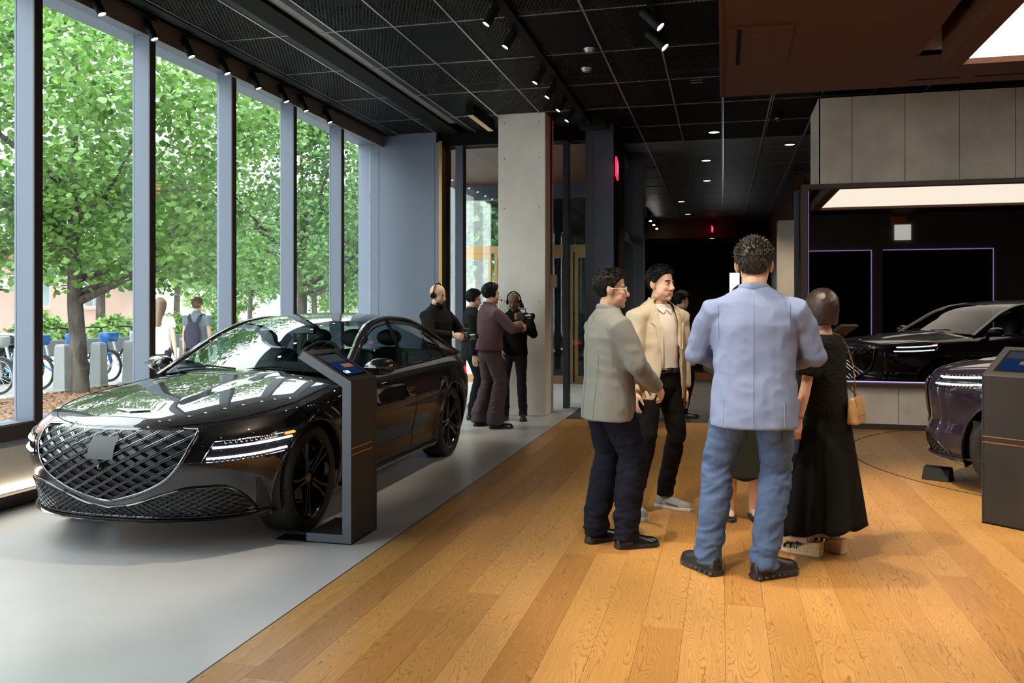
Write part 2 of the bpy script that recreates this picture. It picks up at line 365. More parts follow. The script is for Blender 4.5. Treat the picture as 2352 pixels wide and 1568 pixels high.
# concrete column
colm = struct(boxo('trim_1', -3.07, -2.39, 11.56, 12.14, 0, 5.2, M['concrete'], bevel=0.012)); colm.name = 'trim_1'
boxo('form_joint', -3.072, -2.388, 11.557, 12.145, 2.362, 2.367, M['concrete'], colm)
for zz in (1.6, 2.9, 3.6, 4.1):
    for xx in (-2.98, -2.48): MB().cyl((xx, 11.552, zz), (xx, 11.563, zz), 0.008, n=8).build('tie_hole', M['bronze'], colm)
MB().tube([(-2.375, 11.9, 4.2), (-2.375, 11.9, 1.98)], 0.012, 8).build('conduit', M['bronze'], colm)
boxo('junction_box', -2.385, -2.30, 11.84, 11.95, 1.80, 1.98, M['paleplaster'], colm, bevel=0.006)
# vestibule
VY = 12.66
vest = struct(boxo('wall_vestibule', -4.30, -1.6, 12.56, 12.76, 4.02, 5.2, M['black']))
for x0, x1 in ((-4.02, -3.90), (-2.33, -2.25)): boxo('post', x0, x1, 12.56, 12.74, 0, 4.02, M['darksteel'], vest)
boxo('vestibule_pane', -4.2, -4.02, 12.64, 12.652, 0.05, 4.02, M['glass'], vest)
boxo('vestibule_pane', -3.90, -3.08, 12.64, 12.652, 0.05, 4.02, M['glass'], vest)
boxo('vestibule_pane', -2.25, -1.98, 12.64, 12.652, 0.05, 4.02, M['glass'], vest)
boxo('vestibule_ceiling', -5.4, -1.6, 12.76, 17.0, 4.0, 4.1, M['copper'], vest)
boxo('wall_pillar', -1.98, -1.56, 12.5, 13.0, 0, 4.22, M['darksteel'], vest, bevel=0.004)
boxo('pillar_seam', -1.86, -1.855, 12.494, 12.5, 0, 4.0, M['darksteel'], vest)
boxo('pillar_cheek', -1.558, -1.50, 12.6, 13.4, 0, 4.22, M['black'], vest)
boxo('side_pane', -1.53, -1.52, 13.4, 14.9, 0.1, 4.0, M['glass'], vest)
boxo('side_rail', -1.56, -1.49, 13.4, 14.9, 2.62, 2.72, M['darksteel'], vest)
boxo('side_post', -1.58, -1.34, 14.9, 15.2, 0, 4.22, M['darksteel'], vest)
boxo('side_wall', -1.8, -1.58, 15.2, 17.0, 0, 5.2, M['black'], vest); boxo('side_wall_return', -3.9, -1.58, 17.0, 17.2, 0, 5.2, M['black'], vest); boxo('hall_left_wall', -3.9, -3.7, 17.2, 42.0, 0, 5.2, M['solidpanel'], vest)
# outer doors of the vestibule
DYo = 16.6
dw = struct(boxo('wall_entrance', -5.4, -1.6, DYo, DYo + 0.15, 3.7, 5.2, M['darksteel']))
for x0, x1 in ((-5.4, -5.3), (-3.72, -3.62), (-2.06, -1.9)): boxo('door_post', x0, x1, DYo, DYo + 0.15, 0, 3.7, M['darksteel'], dw)
boxo('transom', -5.3, -1.9, DYo, DYo + 0.12, 2.62, 2.76, M['brass'], dw)
boxo('transom_pane', -5.3, -1.9, DYo + 0.05, DYo + 0.06, 2.76, 3.7, M['glass'], dw)
for n, x0 in enumerate((-5.28, -4.5, -3.6, -2.85)):
    d = struct(thing('door_%d' % (n + 1), 'glass', 'door', (x0, DYo + 0.03, 0))); del d['label'], d['category']
    for a, b, c, e in ((0, 0.07, 0, 2.62), (0.65, 0.72, 0, 2.62), (0.07, 0.65, 0, 0.16), (0.07, 0.65, 2.5, 2.62)): boxo('stile', a, b, 0, 0.05, c, e, M['brass'], d)
    boxo('pane', 0.07, 0.65, 0.02, 0.03, 0.16, 2.5, M['glass'], d)
    MB().tube([(0.6, -0.05, 0.9), (0.6, -0.05, 1.3)], 0.012, 8).build('handle', M['gridbar'], d)
# right wall with stone tiles and dark glass showcase
SY = 11.30
wall_right = struct(boxo('wall_right', 1.19, 9.0, SY + 0.02, SY + 1.0, 0, 4.14, M['tile']))
for k in range(9):
    a = 1.17 if k == 0 else 1.565 + 0.611 * (k - 1); b = 1.565 + 0.611 * k
    boxo('stone_tile', a + 0.004, b - 0.004, SY, SY + 0.02, 3.06, 4.14, M['tile'], wall_right)
for a, b in ((1.17, 2.105), (2.105, 3.33), (3.33, 4.55), (4.55, 5.8), (5.8, 7.0)): boxo('stone_tile', a + 0.004, b - 0.004, SY, SY + 0.02, 0.07, 0.55, M['tile'], wall_right)
boxo('stone_side_tile', 1.17, 1.19, SY, SY + 1.0, 3.06, 4.14, M['tile'], wall_right)
boxo('plinth', 1.2, 9.0, SY + 0.0, SY + 0.02, 0, 0.07, M['bronze'], wall_right)
show = thing('showcase_glass', 'wide dark reflective glass showcase framed in bronze on the stone tiled wall', 'display', (0, SY, 0))
boxo('frame_top', 0.955, 7.0, -0.13, 0.0, 2.99, 3.045, M['bronze'], show); boxo('frame_bottom', 0.955, 7.0, -0.13, 0.0, 0.535, 0.585, M['bronze'], show)
boxo('frame_side', 0.955, 1.04, -0.13, 0.6, 0.585, 2.99, M['bronze'], show)
boxo('glass', 1.04, 7.0, -0.06, -0.02, 0.585, 2.99, M['mirrorglass'], show)
for a in ((1.04, 1.048, 0.6, 2.97), (1.04, 7.0, 0.592, 0.602)): boxo('edge_light', a[0], a[1], -0.068, -0.06, a[2], a[3], M['purpleled'], show)
# slim dark post left of the showcase
boxo('side_post', 0.90, 0.945, 0.1, 0.3, 0, 3.0, M['darksteel'], show)
# copper canopy with a hanging light box
can = thing('copper_canopy', 'large flat copper canopy hung below the black mesh ceiling', 'canopy', (0, 0, 0))
CZ = 3.78; cy1 = 9.42
hx0, hy1 = on_z(2105, 127, CZ)[0], on_z(2105, 127, CZ)[1]
boxo('soffit', 0.0, hx0, -3.0, cy1, CZ, CZ + 0.04, M['copper'], can); boxo('soffit', hx0, 9.0, hy1, cy1, CZ, CZ + 0.04, M['copper'], can)
boxo('fascia', -0.03, 0.0, -3.0, cy1, CZ - 0.01, CZ + 0.4, M['copper_alias'], can); boxo('fascia', 0.0, 9.0, cy1, cy1 + 0.03, CZ, CZ + 0.4, M['copper'], can)
boxo('opening_edge', hx0, hx0 + 0.02, -3.0, hy1, CZ, CZ + 0.35, M['copper_alias'], can); boxo('opening_edge', hx0, 9.0, hy1, hy1 + 0.02, CZ, CZ + 0.35, M['paleplaster'], can)
p = [on_z(1675, 58, CZ), on_z(1820, 150, CZ)]
boxo('access_panel', on_z(1673, 100, CZ)[0], on_z(1815, 100, CZ)[0], on_z(1700, 62, CZ)[1] , on_z(1700, 150, CZ)[1], CZ - 0.012, CZ, M['copper_alias'], can)
ax = on_z(1692, 100, CZ)[0]; boxo('panel_slot', ax, ax + 0.035, on_z(1692, 66, CZ)[1], on_z(1692, 146, CZ)[1], CZ - 0.016, CZ - 0.012, M['black'], can)
MB().lathe([(0, 0), (0.07, 0), (0.08, 0.006)], 20).build('sprinkler_cover', M['copper'], can, loc=(on_z(1740, 80, CZ)[0], on_z(1740, 80, CZ)[1], CZ - 0.02))
for xa, xb in ((2078, 2192), (2218, 2335)):
    a = on_z(xa, 193, CZ); b = on_z(xb, 188, CZ); boxo('vent_slot', a[0], b[0], 9.18, 9.20, CZ - 0.004, CZ, M['black'], can)
LBZ = 3.62
lb = thing('light_box', 'big square glowing ceiling light box in a copper frame over the parked car', 'light', (0, 0, 0))
lx0, ly1 = on_z(2163, 151, LBZ)[:2]; gx0, gy1 = on_z(2205, 142, LBZ + 0.05)[:2]
lx1, ly0 = lx0 + 4.6, ly1 - 5.2
for a in ((lx0, gx0, ly0, ly1), (lx1 - 0.2, lx1, ly0, ly1), (gx0, lx1 - 0.2, gy1, ly1), (gx0, lx1 - 0.2, ly0, ly0 + 0.2)): boxo('frame', *a, LBZ, LBZ + 0.45, M['copper'], lb)
boxo('diffuser', gx0, lx1 - 0.2, ly0 + 0.2, gy1, LBZ + 0.05, LBZ + 0.07, M['lightbox'], lb)
# far end of the hall
wall_far = struct(boxo('wall_far', -3.9, 9.0, 42.0, 42.2, 0, 5.2, mat('far_wall_paint', (0.35, 0.28, 0.26), .7)))
boxo('far_soffit', -2.35, 0.42, 26.6, 42.0, 3.66, 5.2, M['copper'], wall_far)
boxo('far_copper_wall', 1.35, 1.55, 17.5, 42.0, 0, 4.2, M['copper_alias'], wall_far)
boxo('far_stone_pier', 0.98, 1.55, 16.2, 16.6, 0, 3.1, M['tile'], wall_far); boxo('pier_joint', 0.979, 1.55, 16.199, 16.2, 2.55, 2.556, M['tile'], wall_far)
boxo('far_column', -2.75, -2.35, 21.5, 21.9, 0, 4.22, M['concrete'], wall_far)
bb = thing('black_partition', 'tall black rounded partition standing behind the beige jacket man', 'partition', (0, 0, 0))
a = on_y(1432, 555, 18.2); b = on_y(1676, 560, 18.2)
prof = [(a[0], 18.2), (b[0] - 0.25, 18.2), (b[0] - 0.1, 18.25), (b[0], 18.4), (b[0], 20.5), (a[0], 20.5)]
m_ = MB(); m_.prism(prof, 2.6, Matrix.Translation((0, 0, 0.24))); m_.build('body', M['black'], bb)
m_ = MB(); m_.prism([(p[0], p[1] + (0.05 if p[1] < 19 else 0)) for p in prof], 0.24); m_.build('plinth', mat('plinth_wood', (0.18, 0.09, 0.04), 0.5), bb)
tv = thing('wall_screen', 'small white glowing screen far behind the black partition', 'screen', (0.30, 26.0, 1.75))
boxo('housing', -0.5, 0.2, 0.0, 0.06, -0.05, 0.85, M['black'], tv); boxo('picture', -0.48, 0.18, -0.005, 0.0, 0.0, 0.8, emis_mat('screen_white', (0.9, 0.95, 1), 1.2), tv)
# rear walls behind the camera close the room
wall_back = struct(boxo('wall_back', -5.4, 9.0, -4.2, -4.0, 0, 5.2, mat('back_wall_paint', (0.12, 0.10, 0.09), 0.7)))
for a, nm in (((1.5, 4.2), 'first'), ((4.5, 7.4), 'second')):
    boxo('back_display', a[0], a[1], -4.0, -3.97, 0.5, 3.2, M['black'], wall_back)
    boxo('back_edge_light_%s_top_offscreen' % nm, a[0], a[1], -3.97, -3.96, 3.18, 3.2, M['purpleled'], wall_back)
    boxo('back_edge_light_%s_side_offscreen' % nm, a[1] - 0.02, a[1], -3.97, -3.96, 0.5, 3.18, M['purpleled'], wall_back)
pxy = on_y(2074, 533, 26.4); wp = thing('reflected_squares', 'added white glowing square with orange squares standing in for showcase reflections', 'reflection stand-in', (pxy[0], -3.97, pxy[2]))  # glowing square invented for the showcase glass to mirror; coloured squares copy reflections
boxo('white_square_offscreen', -.22, .22, 0, .02, -.22, .22, emis_mat('reflect_white', (1, .95, .85), .9), wp); boxo('orange_square', -.32, .1, 0, .012, .22, .45, mat('reflect_orange', (.7, .22, .05), .5), wp); boxo('brown_square', -.4, 0, 0, .008, .45, .75, mat('reflect_brown', (.25, .09, .03), .5), wp)
wall_side = struct(boxo('wall_side', 9.0, 9.2, -4.2, 42.2, 0, 5.2, mat('side_wall_stone', (0.25, 0.22, 0.19), 0.7)))
roof = struct(boxo('roof', -5.7, 9.2, -4.2, 42.2, 5.3, 5.5, M['black']))
# ================================================================= CARS
def car_mats():
    p = bpy.data.materials.new('black_car_paint'); p.use_nodes = True; nt = p.node_tree; b = nt.nodes['Principled BSDF']
    b.inputs['Base Color'].default_value = (0.006, 0.005, 0.007, 1); b.inputs['Roughness'].default_value = 0.35; b.inputs['Metallic'].default_value = 0.0; b.inputs['Specular IOR Level'].default_value = 0.1
    b.inputs['Coat Weight'].default_value = 1.0; b.inputs['Coat Roughness'].default_value = 0.0; b.inputs['Coat IOR'].default_value = 1.75; M['paint'] = p
    M['carglass'] = glass_mat('car_glass', (0.42, 0.50, 0.50), 1.6, 1.5)
    M['carsideglass'] = glass_mat('car_side_glass', (0.50, 0.62, 0.64), 1.55, 1.1)
    M['rubber'] = mat('tyre_rubber', (0.012, 0.012, 0.012), 0.62, bump=(120, 0.2, 0.002))
    M['rim'] = mat('gloss_black_alloy', (0.012, 0.012, 0.014), 0.16, 0.6, coat=0.6)
    M['silver'] = mat('silver_alloy', (0.6, 0.61, 0.63), 0.25, 0.9)
    M['darkchrome'] = mat('dark_chrome', (0.16, 0.165, 0.19), 0.13, 1.0)
    M['chrome'] = mat('chrome', (0.55, 0.56, 0.58), 0.08, 1.0)
    M['grilleback'] = mat('grille_recess', (0.015, 0.017, 0.022), 0.4)
    M['lens'] = mat('lamp_lens_dark', (0.012, 0.012, 0.015), 0.06, 0.0, coat=1.0)
    M['drl'] = emis_mat('daytime_lamp', (0.93, 0.97, 1.0), 7.0)
    M['amber'] = emis_mat('amber_lamp', (1.0, 0.25, 0.04), 1.6)
    M['redlamp'] = mat('red_tail_lamp', (0.35, 0.01, 0.02), 0.1, emit=(1, 0.02, 0.05), es=0.7)
    M['leather'] = mat('black_leather', (0.018, 0.02, 0.022), 0.45, bump=(80, 0.1, 0.003))
    M['copperhub'] = mat('copper_hub', (0.42, 0.22, 0.11), 0.3, 0.9)
    M['well'] = mat('wheel_well', (0.008, 0.008, 0.008), 0.8)
car_mats()
class Car:
    def __init__(s, P):
        s.P = P
        for k in ('n', 'hw', 't', 'zt', 'zc', 'zb'): setattr(s, k, pchip(*zip(*P[k])))
        for k in ('rail_w', 'rail_z'): setattr(s, k, pchip(*zip(*P[k])))
        s.Lf, s.Lr, s.bf, s.br = P['Lf'], P['Lr'], P['bf'], P['br']
    def base(s, a, z):
        """outline parameter a (0 nose centre, 1 end of front corner, 2 start of rear corner, 3 tail centre) and height -> (half width, s)"""
        a = np.asarray(a, float); z = np.asarray(z, float)
        n, t, hw = s.n(z), s.t(z), s.hw(z)
        ph = np.clip(a, 0, 1) * PI / 2; wf = np.sin(ph) ** (2 / s.bf); sf = n + s.Lf * (1 - np.cos(ph))
        ph2 = np.clip(3 - a, 0, 1) * PI / 2; wr = np.sin(ph2) ** (2 / s.br); sr = t - s.Lr * (1 - np.cos(ph2))
        sm = (n + s.Lf) + (t - s.Lr - n - s.Lf) * np.clip(a - 1, 0, 1)
        S = np.where(a < 1, sf, np.where(a > 2, sr, sm)); W = hw * np.where(a < 1, wf, np.where(a > 2, wr, 1.0))
        return W, S
    def surf(s, a, z):
        W, S = s.base(a, z); P = s.P; z = np.asarray(z, float)
        side = smooth01((np.asarray(a) - 0.7) / 0.3) * smooth01((2.3 - np.asarray(a)) / 0.3)
        zt = s.zt(S); v = (z - s.zb(S)) / (zt - s.zb(S))
        W = W - P['tuck'] * np.clip((v - 0.86) / 0.14, 0, 1) ** 2 * np.minimum(1, W / 0.4)
        W = W - side * 0.022 * np.exp(-((z - P['dz']) / 0.10) ** 2) * smooth01((S - P['ax'][0] - 0.4) / 0.35) * smooth01((P['ax'][1] - 0.38 - S) / 0.35)
        W = W + side * 0.008 * np.exp(-((z - P['cz']) / 0.03) ** 2)
        for ax in P['ax']:
            r = np.hypot(S - ax, z - P['tr']); W = W + side * 0.018 * np.exp(-((r - P['ar'] - 0.03) / 0.07) ** 2)
        return W, S
    def pt(s, a, z, off=0.0):
        W, S = s.surf(a, z); e = 1e-3
        if off:
            W1, S1 = s.surf(a + e, z); W2, S2 = s.surf(a, z + e)
            t1 = Vector((float(W1 - W), float(S1 - S), 0)); t2 = Vector((float(W2 - W), float(S2 - S), e)); n = t1.cross(t2)
            if n.length > 0: n.normalize()
            q = Vector((float(W), float(S), float(z)));
            c = Vector((0, 2.4, z)); n = n if n.dot(q - c) > 0 else -n
            return q + n * off
        return Vector((float(W), float(S), float(z)))
    def a_of_w(s, w, z):
        hw = float(s.hw(z)); return math.asin(min(1.0, (abs(w) / hw)) ** (s.bf / 2)) / (PI / 2)
    def ptw(s, w, z, off=0.0):
        p = s.pt(s.a_of_w(w, z), z, off); p.x = abs(p.x) * (1 if w >= 0 else -1); return p

def build_car(P, root, paint):
    c = Car(P); ax, tr, ar = P['ax'], P['tr'], P['ar']
    # ---- body shell: wrap-around band + top skin
    A = np.concatenate([np.linspace(0, 1, 34)[:-1], np.linspace(1, 2, 190)[:-1], np.linspace(2, 3, 26)]); V = np.concatenate([np.linspace(0, 0.84, 40)[:-1], np.linspace(0.84, 1, 9)])
    mb = MB(); mats = [paint, M['well'], M['leather']]
    _, S0 = c.base(A, 0.55)
    zt = c.zt(S0); zb = c.zb(S0)
    grid = np.zeros((len(V), len(A), 3)); inside = np.zeros((len(V), len(A)), bool)
    for j, v in enumerate(V):
        z = zb + (zt - zb) * v; W, S = c.surf(A, z); z = z.copy(); S = S.copy()
        for x in ax:
            dx, dz = S - x, z - tr; r = np.hypot(dx, dz); ins = (r < ar) & (A > 0.6) & (A < 2.6)
            inside[j] |= ins; k = np.where(ins, ar / np.maximum(r, 1e-6), 1.0)
            S = x + dx * k; z2 = tr + dz * k; z = np.where(z2 < zb, zb, z2) if True else z2
        grid[j, :, 0], grid[j, :, 1], grid[j, :, 2] = W, S, z
    nA, nV = len(A), len(V)
    for sg in (1, -1):
        f = []; o = 0
        for j in range(nV - 1):
            for i in range(nA - 1):
                if inside[j, i] and inside[j + 1, i] and inside[j, i + 1] and inside[j + 1, i + 1]: continue
                q = (j * nA + i, j * nA + i + 1, (j + 1) * nA + i + 1, (j + 1) * nA + i); f.append(q if sg > 0 else q[::-1])
        mb.add([(sg * p[0], p[1], p[2]) for p in grid.reshape(-1, 3)], f)
    top = grid[-1]; Q = np.linspace(-1, 1, 41); cab0, cab1 = P['cab']
    rows = []
    for i in range(nA):
        wi, si, zi = top[i]; zc = float(c.zc(si)); k = min(1.0, wi / 0.45); dome = P['dome']
        r = []
        for q in Q:
            z = zi + (zc - zi) * k * (1 - abs(q) ** 2.3)
            if dome and si < cab0 + 0.1:
                ew = 0.20 + 0.16 * si / 1.5; z += 0.014 * k * float(smooth01((ew - abs(q * wi)) / 0.035 + 0.5)) * float(smooth01((si - 0.3) / 0.25))
            r.append((q * wi, si, z))
        rows.append(r)
    n0 = len(mb.v); mb.v += [p for r in rows for p in r]; nq = len(Q)
    for i in range(nA - 1):
        for j in range(nq - 1):
            mb.f.append((n0 + i * nq + j, n0 + i * nq + j + 1, n0 + (i + 1) * nq + j + 1, n0 + (i + 1) * nq + j))
            sm = rows[i][j][1]; mb.mi.append(2 if cab0 < sm < cab1 and abs(Q[j] + 0.025) < 0.93 else 0)
    body = mb.build('body', mats, root, smooth=50)
    # underside
    u = MB(); u.box(-0.78, 0.78, 0.45, P['L'] - 0.4, P['zb'][0][1] + 0.02, 0.5)
    for x in ax: pass
    u.v = [(max(-0.62, min(0.62, p[0])), p[1], p[2]) for p in u.v]; u.build('underbody', M['well'], root)
    # wheel wells + arch lips
    for x in ax:
        for sg in (1, -1):
            w = MB(); a0, a1 = -0.12 * PI, 1.12 * PI
            ring = lambda ww, rr: [(sg * ww, x + rr * math.cos(a0 + (a1 - a0) * k / 28), max(0.14, tr + rr * math.sin(a0 + (a1 - a0) * k / 28))) for k in range(29)]
            w.rings([ring(P['hw_max'] - 0.045, ar + 0.002), ring(0.58, ar + 0.002)], False, False)
            nn = len(w.v); w.v.append((sg * 0.58, x, tr)); w.f += [(nn, 29 + k, 30 + k) for k in range(28)]; w.mi += [0] * 28
            w.build('wheel_well', M['well'], root)
            l = MB(); pts = []
            for k in range(33):
                th = -0.02 * PI + 1.04 * PI * k / 32; yy, zz = x + (ar + 0.004) * math.cos(th), tr + (ar + 0.004) * math.sin(th)
                aa = 1 + (yy - (float(c.n(zz)) + c.Lf)) / (float(c.t(zz)) - c.Lr - float(c.n(zz)) - c.Lf)
                if aa < 1: aa = math.acos(max(-1, min(1, 1 - (yy - float(c.n(zz))) / c.Lf))) / (PI / 2)
                elif aa > 2: aa = 3 - math.acos(max(-1, min(1, 1 - (float(c.t(zz)) - yy) / c.Lr))) / (PI / 2)
                Wd, _ = c.surf(np.array(aa), np.array(zz)); pts.append((sg * float(Wd), yy, zz))
            l.tube(pts, 0.009, 6); l.build('arch_lip', paint, root, smooth=60)
    # ---- greenhouse
    G = P['gh']  # centre profile keys (s,z): windshield base, windshield top, roof..., rear top, rear base; edge s keys
    cs = pchip([k[0] for k in G['c']], [k[1] for k in G['c']]); cz = pchip([k[0] for k in G['c']], [k[2] for k in G['c']]); es = pchip([k[0] for k in G['e']], [k[1] for k in G['e']])
    def T(t, q):
        sc, zc_, se = float(cs(t)), float(cz(t)), float(es(t)); wr, zr = float(c.rail_w(se)), float(c.rail_z(se)); g = abs(q)
        return (q * wr, sc + (se - sc) * g ** 2.2, zc_ + (zr - zc_) * g ** 2.4)
    def patch(name, t0, t1, m, nt_, q0=-1, q1=1, parent=root, off=0):
        pm_ = MB(); pm_.grid([[T(t, q) for q in np.linspace(q0, q1, 33)] for t in np.linspace(t0, t1, nt_)])
        return pm_.build(name, m, parent, smooth=60)
    patch('windshield', 0, 1, M['carglass'], 18, -0.95, 0.95); patch('roof', 1, 2, P.get('roofmat', paint), 30); patch('rear_window', 2, 3, M['carglass'], 14, -0.9, 0.9)
    for sg in (1, -1):
        pm_ = MB(); pm_.grid([[T(t, sg * q) for q in np.linspace(0.88, 1.0, 5)] for t in np.linspace(2, 3, 14)]); pm_.build('rear_pillar', paint, root, smooth=60)
        # pillar / roof rail bar
        ss = np.linspace(P['rail_w'][0][0], P['rail_w'][-1][0], 50)
        pth = [(sg * float(c.rail_w(x)), x, float(c.rail_z(x))) for x in ss]
        b = MB(); b.tube(pth, [(0.042, 0.022)] * len(pth), 10); b.build('roof_rail', paint, root, smooth=70)
        # side glass
        wS = np.linspace(P['win'][0], P['win'][1], 40)
        def belt(x):
            i = np.searchsorted(top[:, 1], x); return float(np.interp(x, top[:, 1], top[:, 0])) - 0.012, float(np.interp(x, top[:, 1], top[:, 2])) + 0.004
        def SP(x, t, o=0.0):
            bw, bz = belt(x); rw, rz = float(c.rail_w(x)), float(c.rail_z(x)); return (sg * (bw + (rw - bw) * t + 0.025 * math.sin(PI * t) + o), x, bz + (rz - bz) * t)
        g = MB(); g.grid([[SP(x, t) for t in np.linspace(0, 1, 10)] for x in wS]); g.build('side_glass', M['carsideglass'], root, smooth=60)
        # rear quarter panel behind the last window
        g = MB(); g.grid([[SP(x, t, 0.004) for t in np.linspace(0, 1, 8)] for x in np.linspace(P['quarter'], P['rail_w'][-1][0] - 0.02, 14)]); g.build('rear_quarter_panel', paint, root, smooth=60)
        for xb, xt, wd, m_ in P['pillars']:
            g = MB(); g.grid([[SP(xb + (xt - xb) * t + d, t, 0.006) for t in np.linspace(0, 1, 10)] for d in (-wd / 2, 0, wd / 2)]); g.build('door_pillar', M[m_] if m_ != 'paint' else paint, root, smooth=60)
        xs_ = np.linspace(P['win'][0] - 0.05, P['quarter'] + 0.03, 40)
        g = MB(); g.tube([SP(x, 0.01, 0.008) for x in xs_], 0.010, 6); g.build('belt_trim', M['darkchrome'], root, smooth=60)
        g = MB(); g.tube([SP(x, 0.90 if x < P['quarter'] - .3 else 0.9 - 0.88 * ((x - P['quarter'] + .3) / .33) ** 2, 0.012) for x in xs_ if x > P['win'][0] + 0.3], 0.007, 6); g.build('window_trim', M['darkchrome'], root, smooth=60)
        # door seams
        for x in P['seams']:
            aa = 1 + (x - (float(c.n(.55)) + c.Lf)) / (float(c.t(.55)) - c.Lr - float(c.n(.55)) - c.Lf)
            if aa > 2: continue
            g = MB(); g.tube([Vector((sg * q.x, q.y, q.z)) for q in [c.pt(aa, z, 0.0005) for z in np.linspace(0.26, float(c.zt(x)) - 0.015, 16)]], 0.0028, 5); g.build('door_seam', M['black'], root)
        for x, z in P['handles']:
            aa = 1 + (x - (float(c.n(.55)) + c.Lf)) / (float(c.t(.55)) - c.Lr - float(c.n(.55)) - c.Lf)
            q = c.pt(aa, z, 0.012); g = MB(); g.ell((sg * q.x, q.y, q.z), (0.012, 0.115, 0.016), 10, 8); g.build('door_handle', paint, root, smooth=80)
        # sill blade
        g = MB(); zz = P['zb'][0][1] + 0.035
        pts = [c.pt(1 + t, zz) for t in np.linspace(0.0, 1.0, 60)]; pts = [p for p in pts if ax[0] + ar + 0.03 < p.y < ax[1] - ar - 0.03]
        g.tube([(sg * (p.x + 0.006), p.y, p.z) for p in pts], [(0.022, 0.014)] * len(pts), 8); g.build('sill_blade', paint, root, smooth=60)
        # mirror
        mx, my, mz = P['mirror']; mi = bpy.data.objects.new('door_mirror', None); COL.objects.link(mi); mi.parent = root; mi.location = (sg * mx, my, mz)
        g = MB()
        rr = []
        for k, (d, ry, rz, dz) in enumerate([(-0.01, 0.03, 0.02, -0.02), (0.02, 0.065, 0.05, -0.005), (0.08, 0.085, 0.068, 0.0), (0.15, 0.085, 0.068, 0.004), (0.21, 0.07, 0.055, 0.006), (0.245, 0.03, 0.025, 0.005)]):
            rr.append([(sg * d, 0.02 * d / 0.2 + ry * math.cos(2 * PI * j / 16) * (1 if math.cos(2 * PI * j / 16) < 0 else 0.55), dz + rz * math.sin(2 * PI * j / 16)) for j in range(16)])
        g.rings(rr); g.build('mirror_shell', paint, mi, smooth=60)
        g = MB(); g.tube([(sg * -0.10, 0.01, -0.075), (sg * 0.0, 0.015, -0.05), (sg * 0.06, 0.02, -0.035)], [(0.02, 0.03)] * 3, 8); g.build('mirror_arm', paint, mi, smooth=60)
        g = MB(); g.tube([(sg * 0.015, -0.06, 0.0), (sg * 0.13, -0.092, 0.0), (sg * 0.24, -0.04, 0.006)], 0.005, 5); g.build('indicator_strip', M['darkchrome'], mi)
    # ---- front: grille, lower intake, lamps
    def outline_pts(poly, off, n=10):
        pts = []
        for i in range(len(poly)):
            p, q = poly[i], poly[(i + 1) % len(poly)]
            for k in range(n): pts.append(c.ptw(p[0] + (q[0] - p[0]) * k / n, p[1] + (q[1] - p[1]) * k / n, off))
        return pts
    def inpoly(x, y, poly):
        r = False; n = len(poly); j = n - 1
        for i in range(n):
            if (poly[i][1] > y) != (poly[j][1] > y) and x < (poly[j][0] - poly[i][0]) * (y - poly[i][1]) / (poly[j][1] - poly[i][1]) + poly[i][0]: r = not r
            j = i
        return r
    def fill(name, half, off, m, parent):  # half outline as list (z, w) from bottom to top: strip fill left-right
        g = MB(); zs = np.linspace(half[0][0], half[-1][0], 26); wf = pchip(*zip(*half))
        g.grid([[c.ptw(q * float(wf(z)), z, off) for q in np.linspace(-1, 1, 41)] for z in zs]); return g.build(name, m, parent, smooth=60)
    def lattice(name, poly, dx, slope, rr, off, m, parent, double=0.0):
        g = MB(); xs = [p[0] for p in poly]; zs = [p[1] for p in poly]; step = 0.02
        for sg in (1, -1):
            k = -60
            while k < 60:
                for dd in ((0, double) if double else (0,)):
                    run = []
                    z = min(zs)
                    while z <= max(zs) + 1e-6:
                        x = sg * (z - min(zs)) / slope + k * dx + dd
                        if inpoly(x, z, poly): run.append(c.ptw(x, z, off + (0.004 if sg > 0 else 0)))
                        else:
                            if len(run) > 1: g.tube(run, rr, 4)
                            run = []
                        z += step / 2
                    if len(run) > 1: g.tube(run, rr, 4)
                k += 1
        return g.build(name, m, parent, smooth=60)
    gh = P['grille']; wf = pchip(*zip(*gh)); zs = np.linspace(gh[0][0], gh[-1][0], 26)
    poly = [(float(wf(z)), z) for z in zs] + [(-float(wf(z)), z) for z in zs[::-1]]
    gr = fill('grille', gh, 0.004, M['grilleback'], root)
    lattice('grille_lattice', poly, 0.122, 0.50, 0.0042, 0.016, P.get('latmat', M['darkchrome']), gr, 0.018)
    g = MB(); g.tube([c.ptw(x, z, 0.012) for x, z in poly], 0.013, 8, closed=True); g.build('grille_frame', M['darkchrome'], gr, smooth=60)
    g = MB(); g.grid([[c.ptw(x, z, 0.026) for x in np.linspace(-0.09, 0.09, 7)] for z in np.linspace(P['sensor'] - 0.07, P['sensor'] + 0.05, 6)]); g.build('sensor_cover', M['grilleback'], gr, smooth=60)
    g = MB(); g.ell(c.ptw(0, P['sensor'] - 0.11, 0.02), (0.018, 0.018, 0.018), 10, 8); g.build('camera_eye', M['lens'], gr, smooth=80)
    li = P['intake']; wf2 = pchip(*zip(*li[0])); zf = pchip(*zip(*li[1]))  # li[0]: z->outer w ; li[1]: |w| -> top z
    zlo = li[0][0][0]; ws = np.linspace(-li[2], li[2], 61)
    g = MB(); g.grid([[c.ptw(x, zlo + (float(zf(abs(x))) - zlo) * t, 0.003) for x in ws] for t in np.linspace(0, 1, 8)]); it = g.build('lower_intake', M['grilleback'], root, smooth=60)
    poly2 = [(x, zlo + 0.004) for x in ws] + [(x, float(zf(abs(x))) - 0.004) for x in ws[::-1]]
    poly2 = [p for p in poly2]
    lattice('intake_lattice', poly2, 0.056, 0.52, 0.0026, 0.008, M['darkchrome'], it)
    g = MB(); g.tube([c.ptw(x, z, 0.006) for x, z in poly2], 0.008, 6, closed=True); g.build('intake_frame', paint, it, smooth=60)
    # chin splitter
    g = MB(); zz = P['zb'][0][1] + 0.03
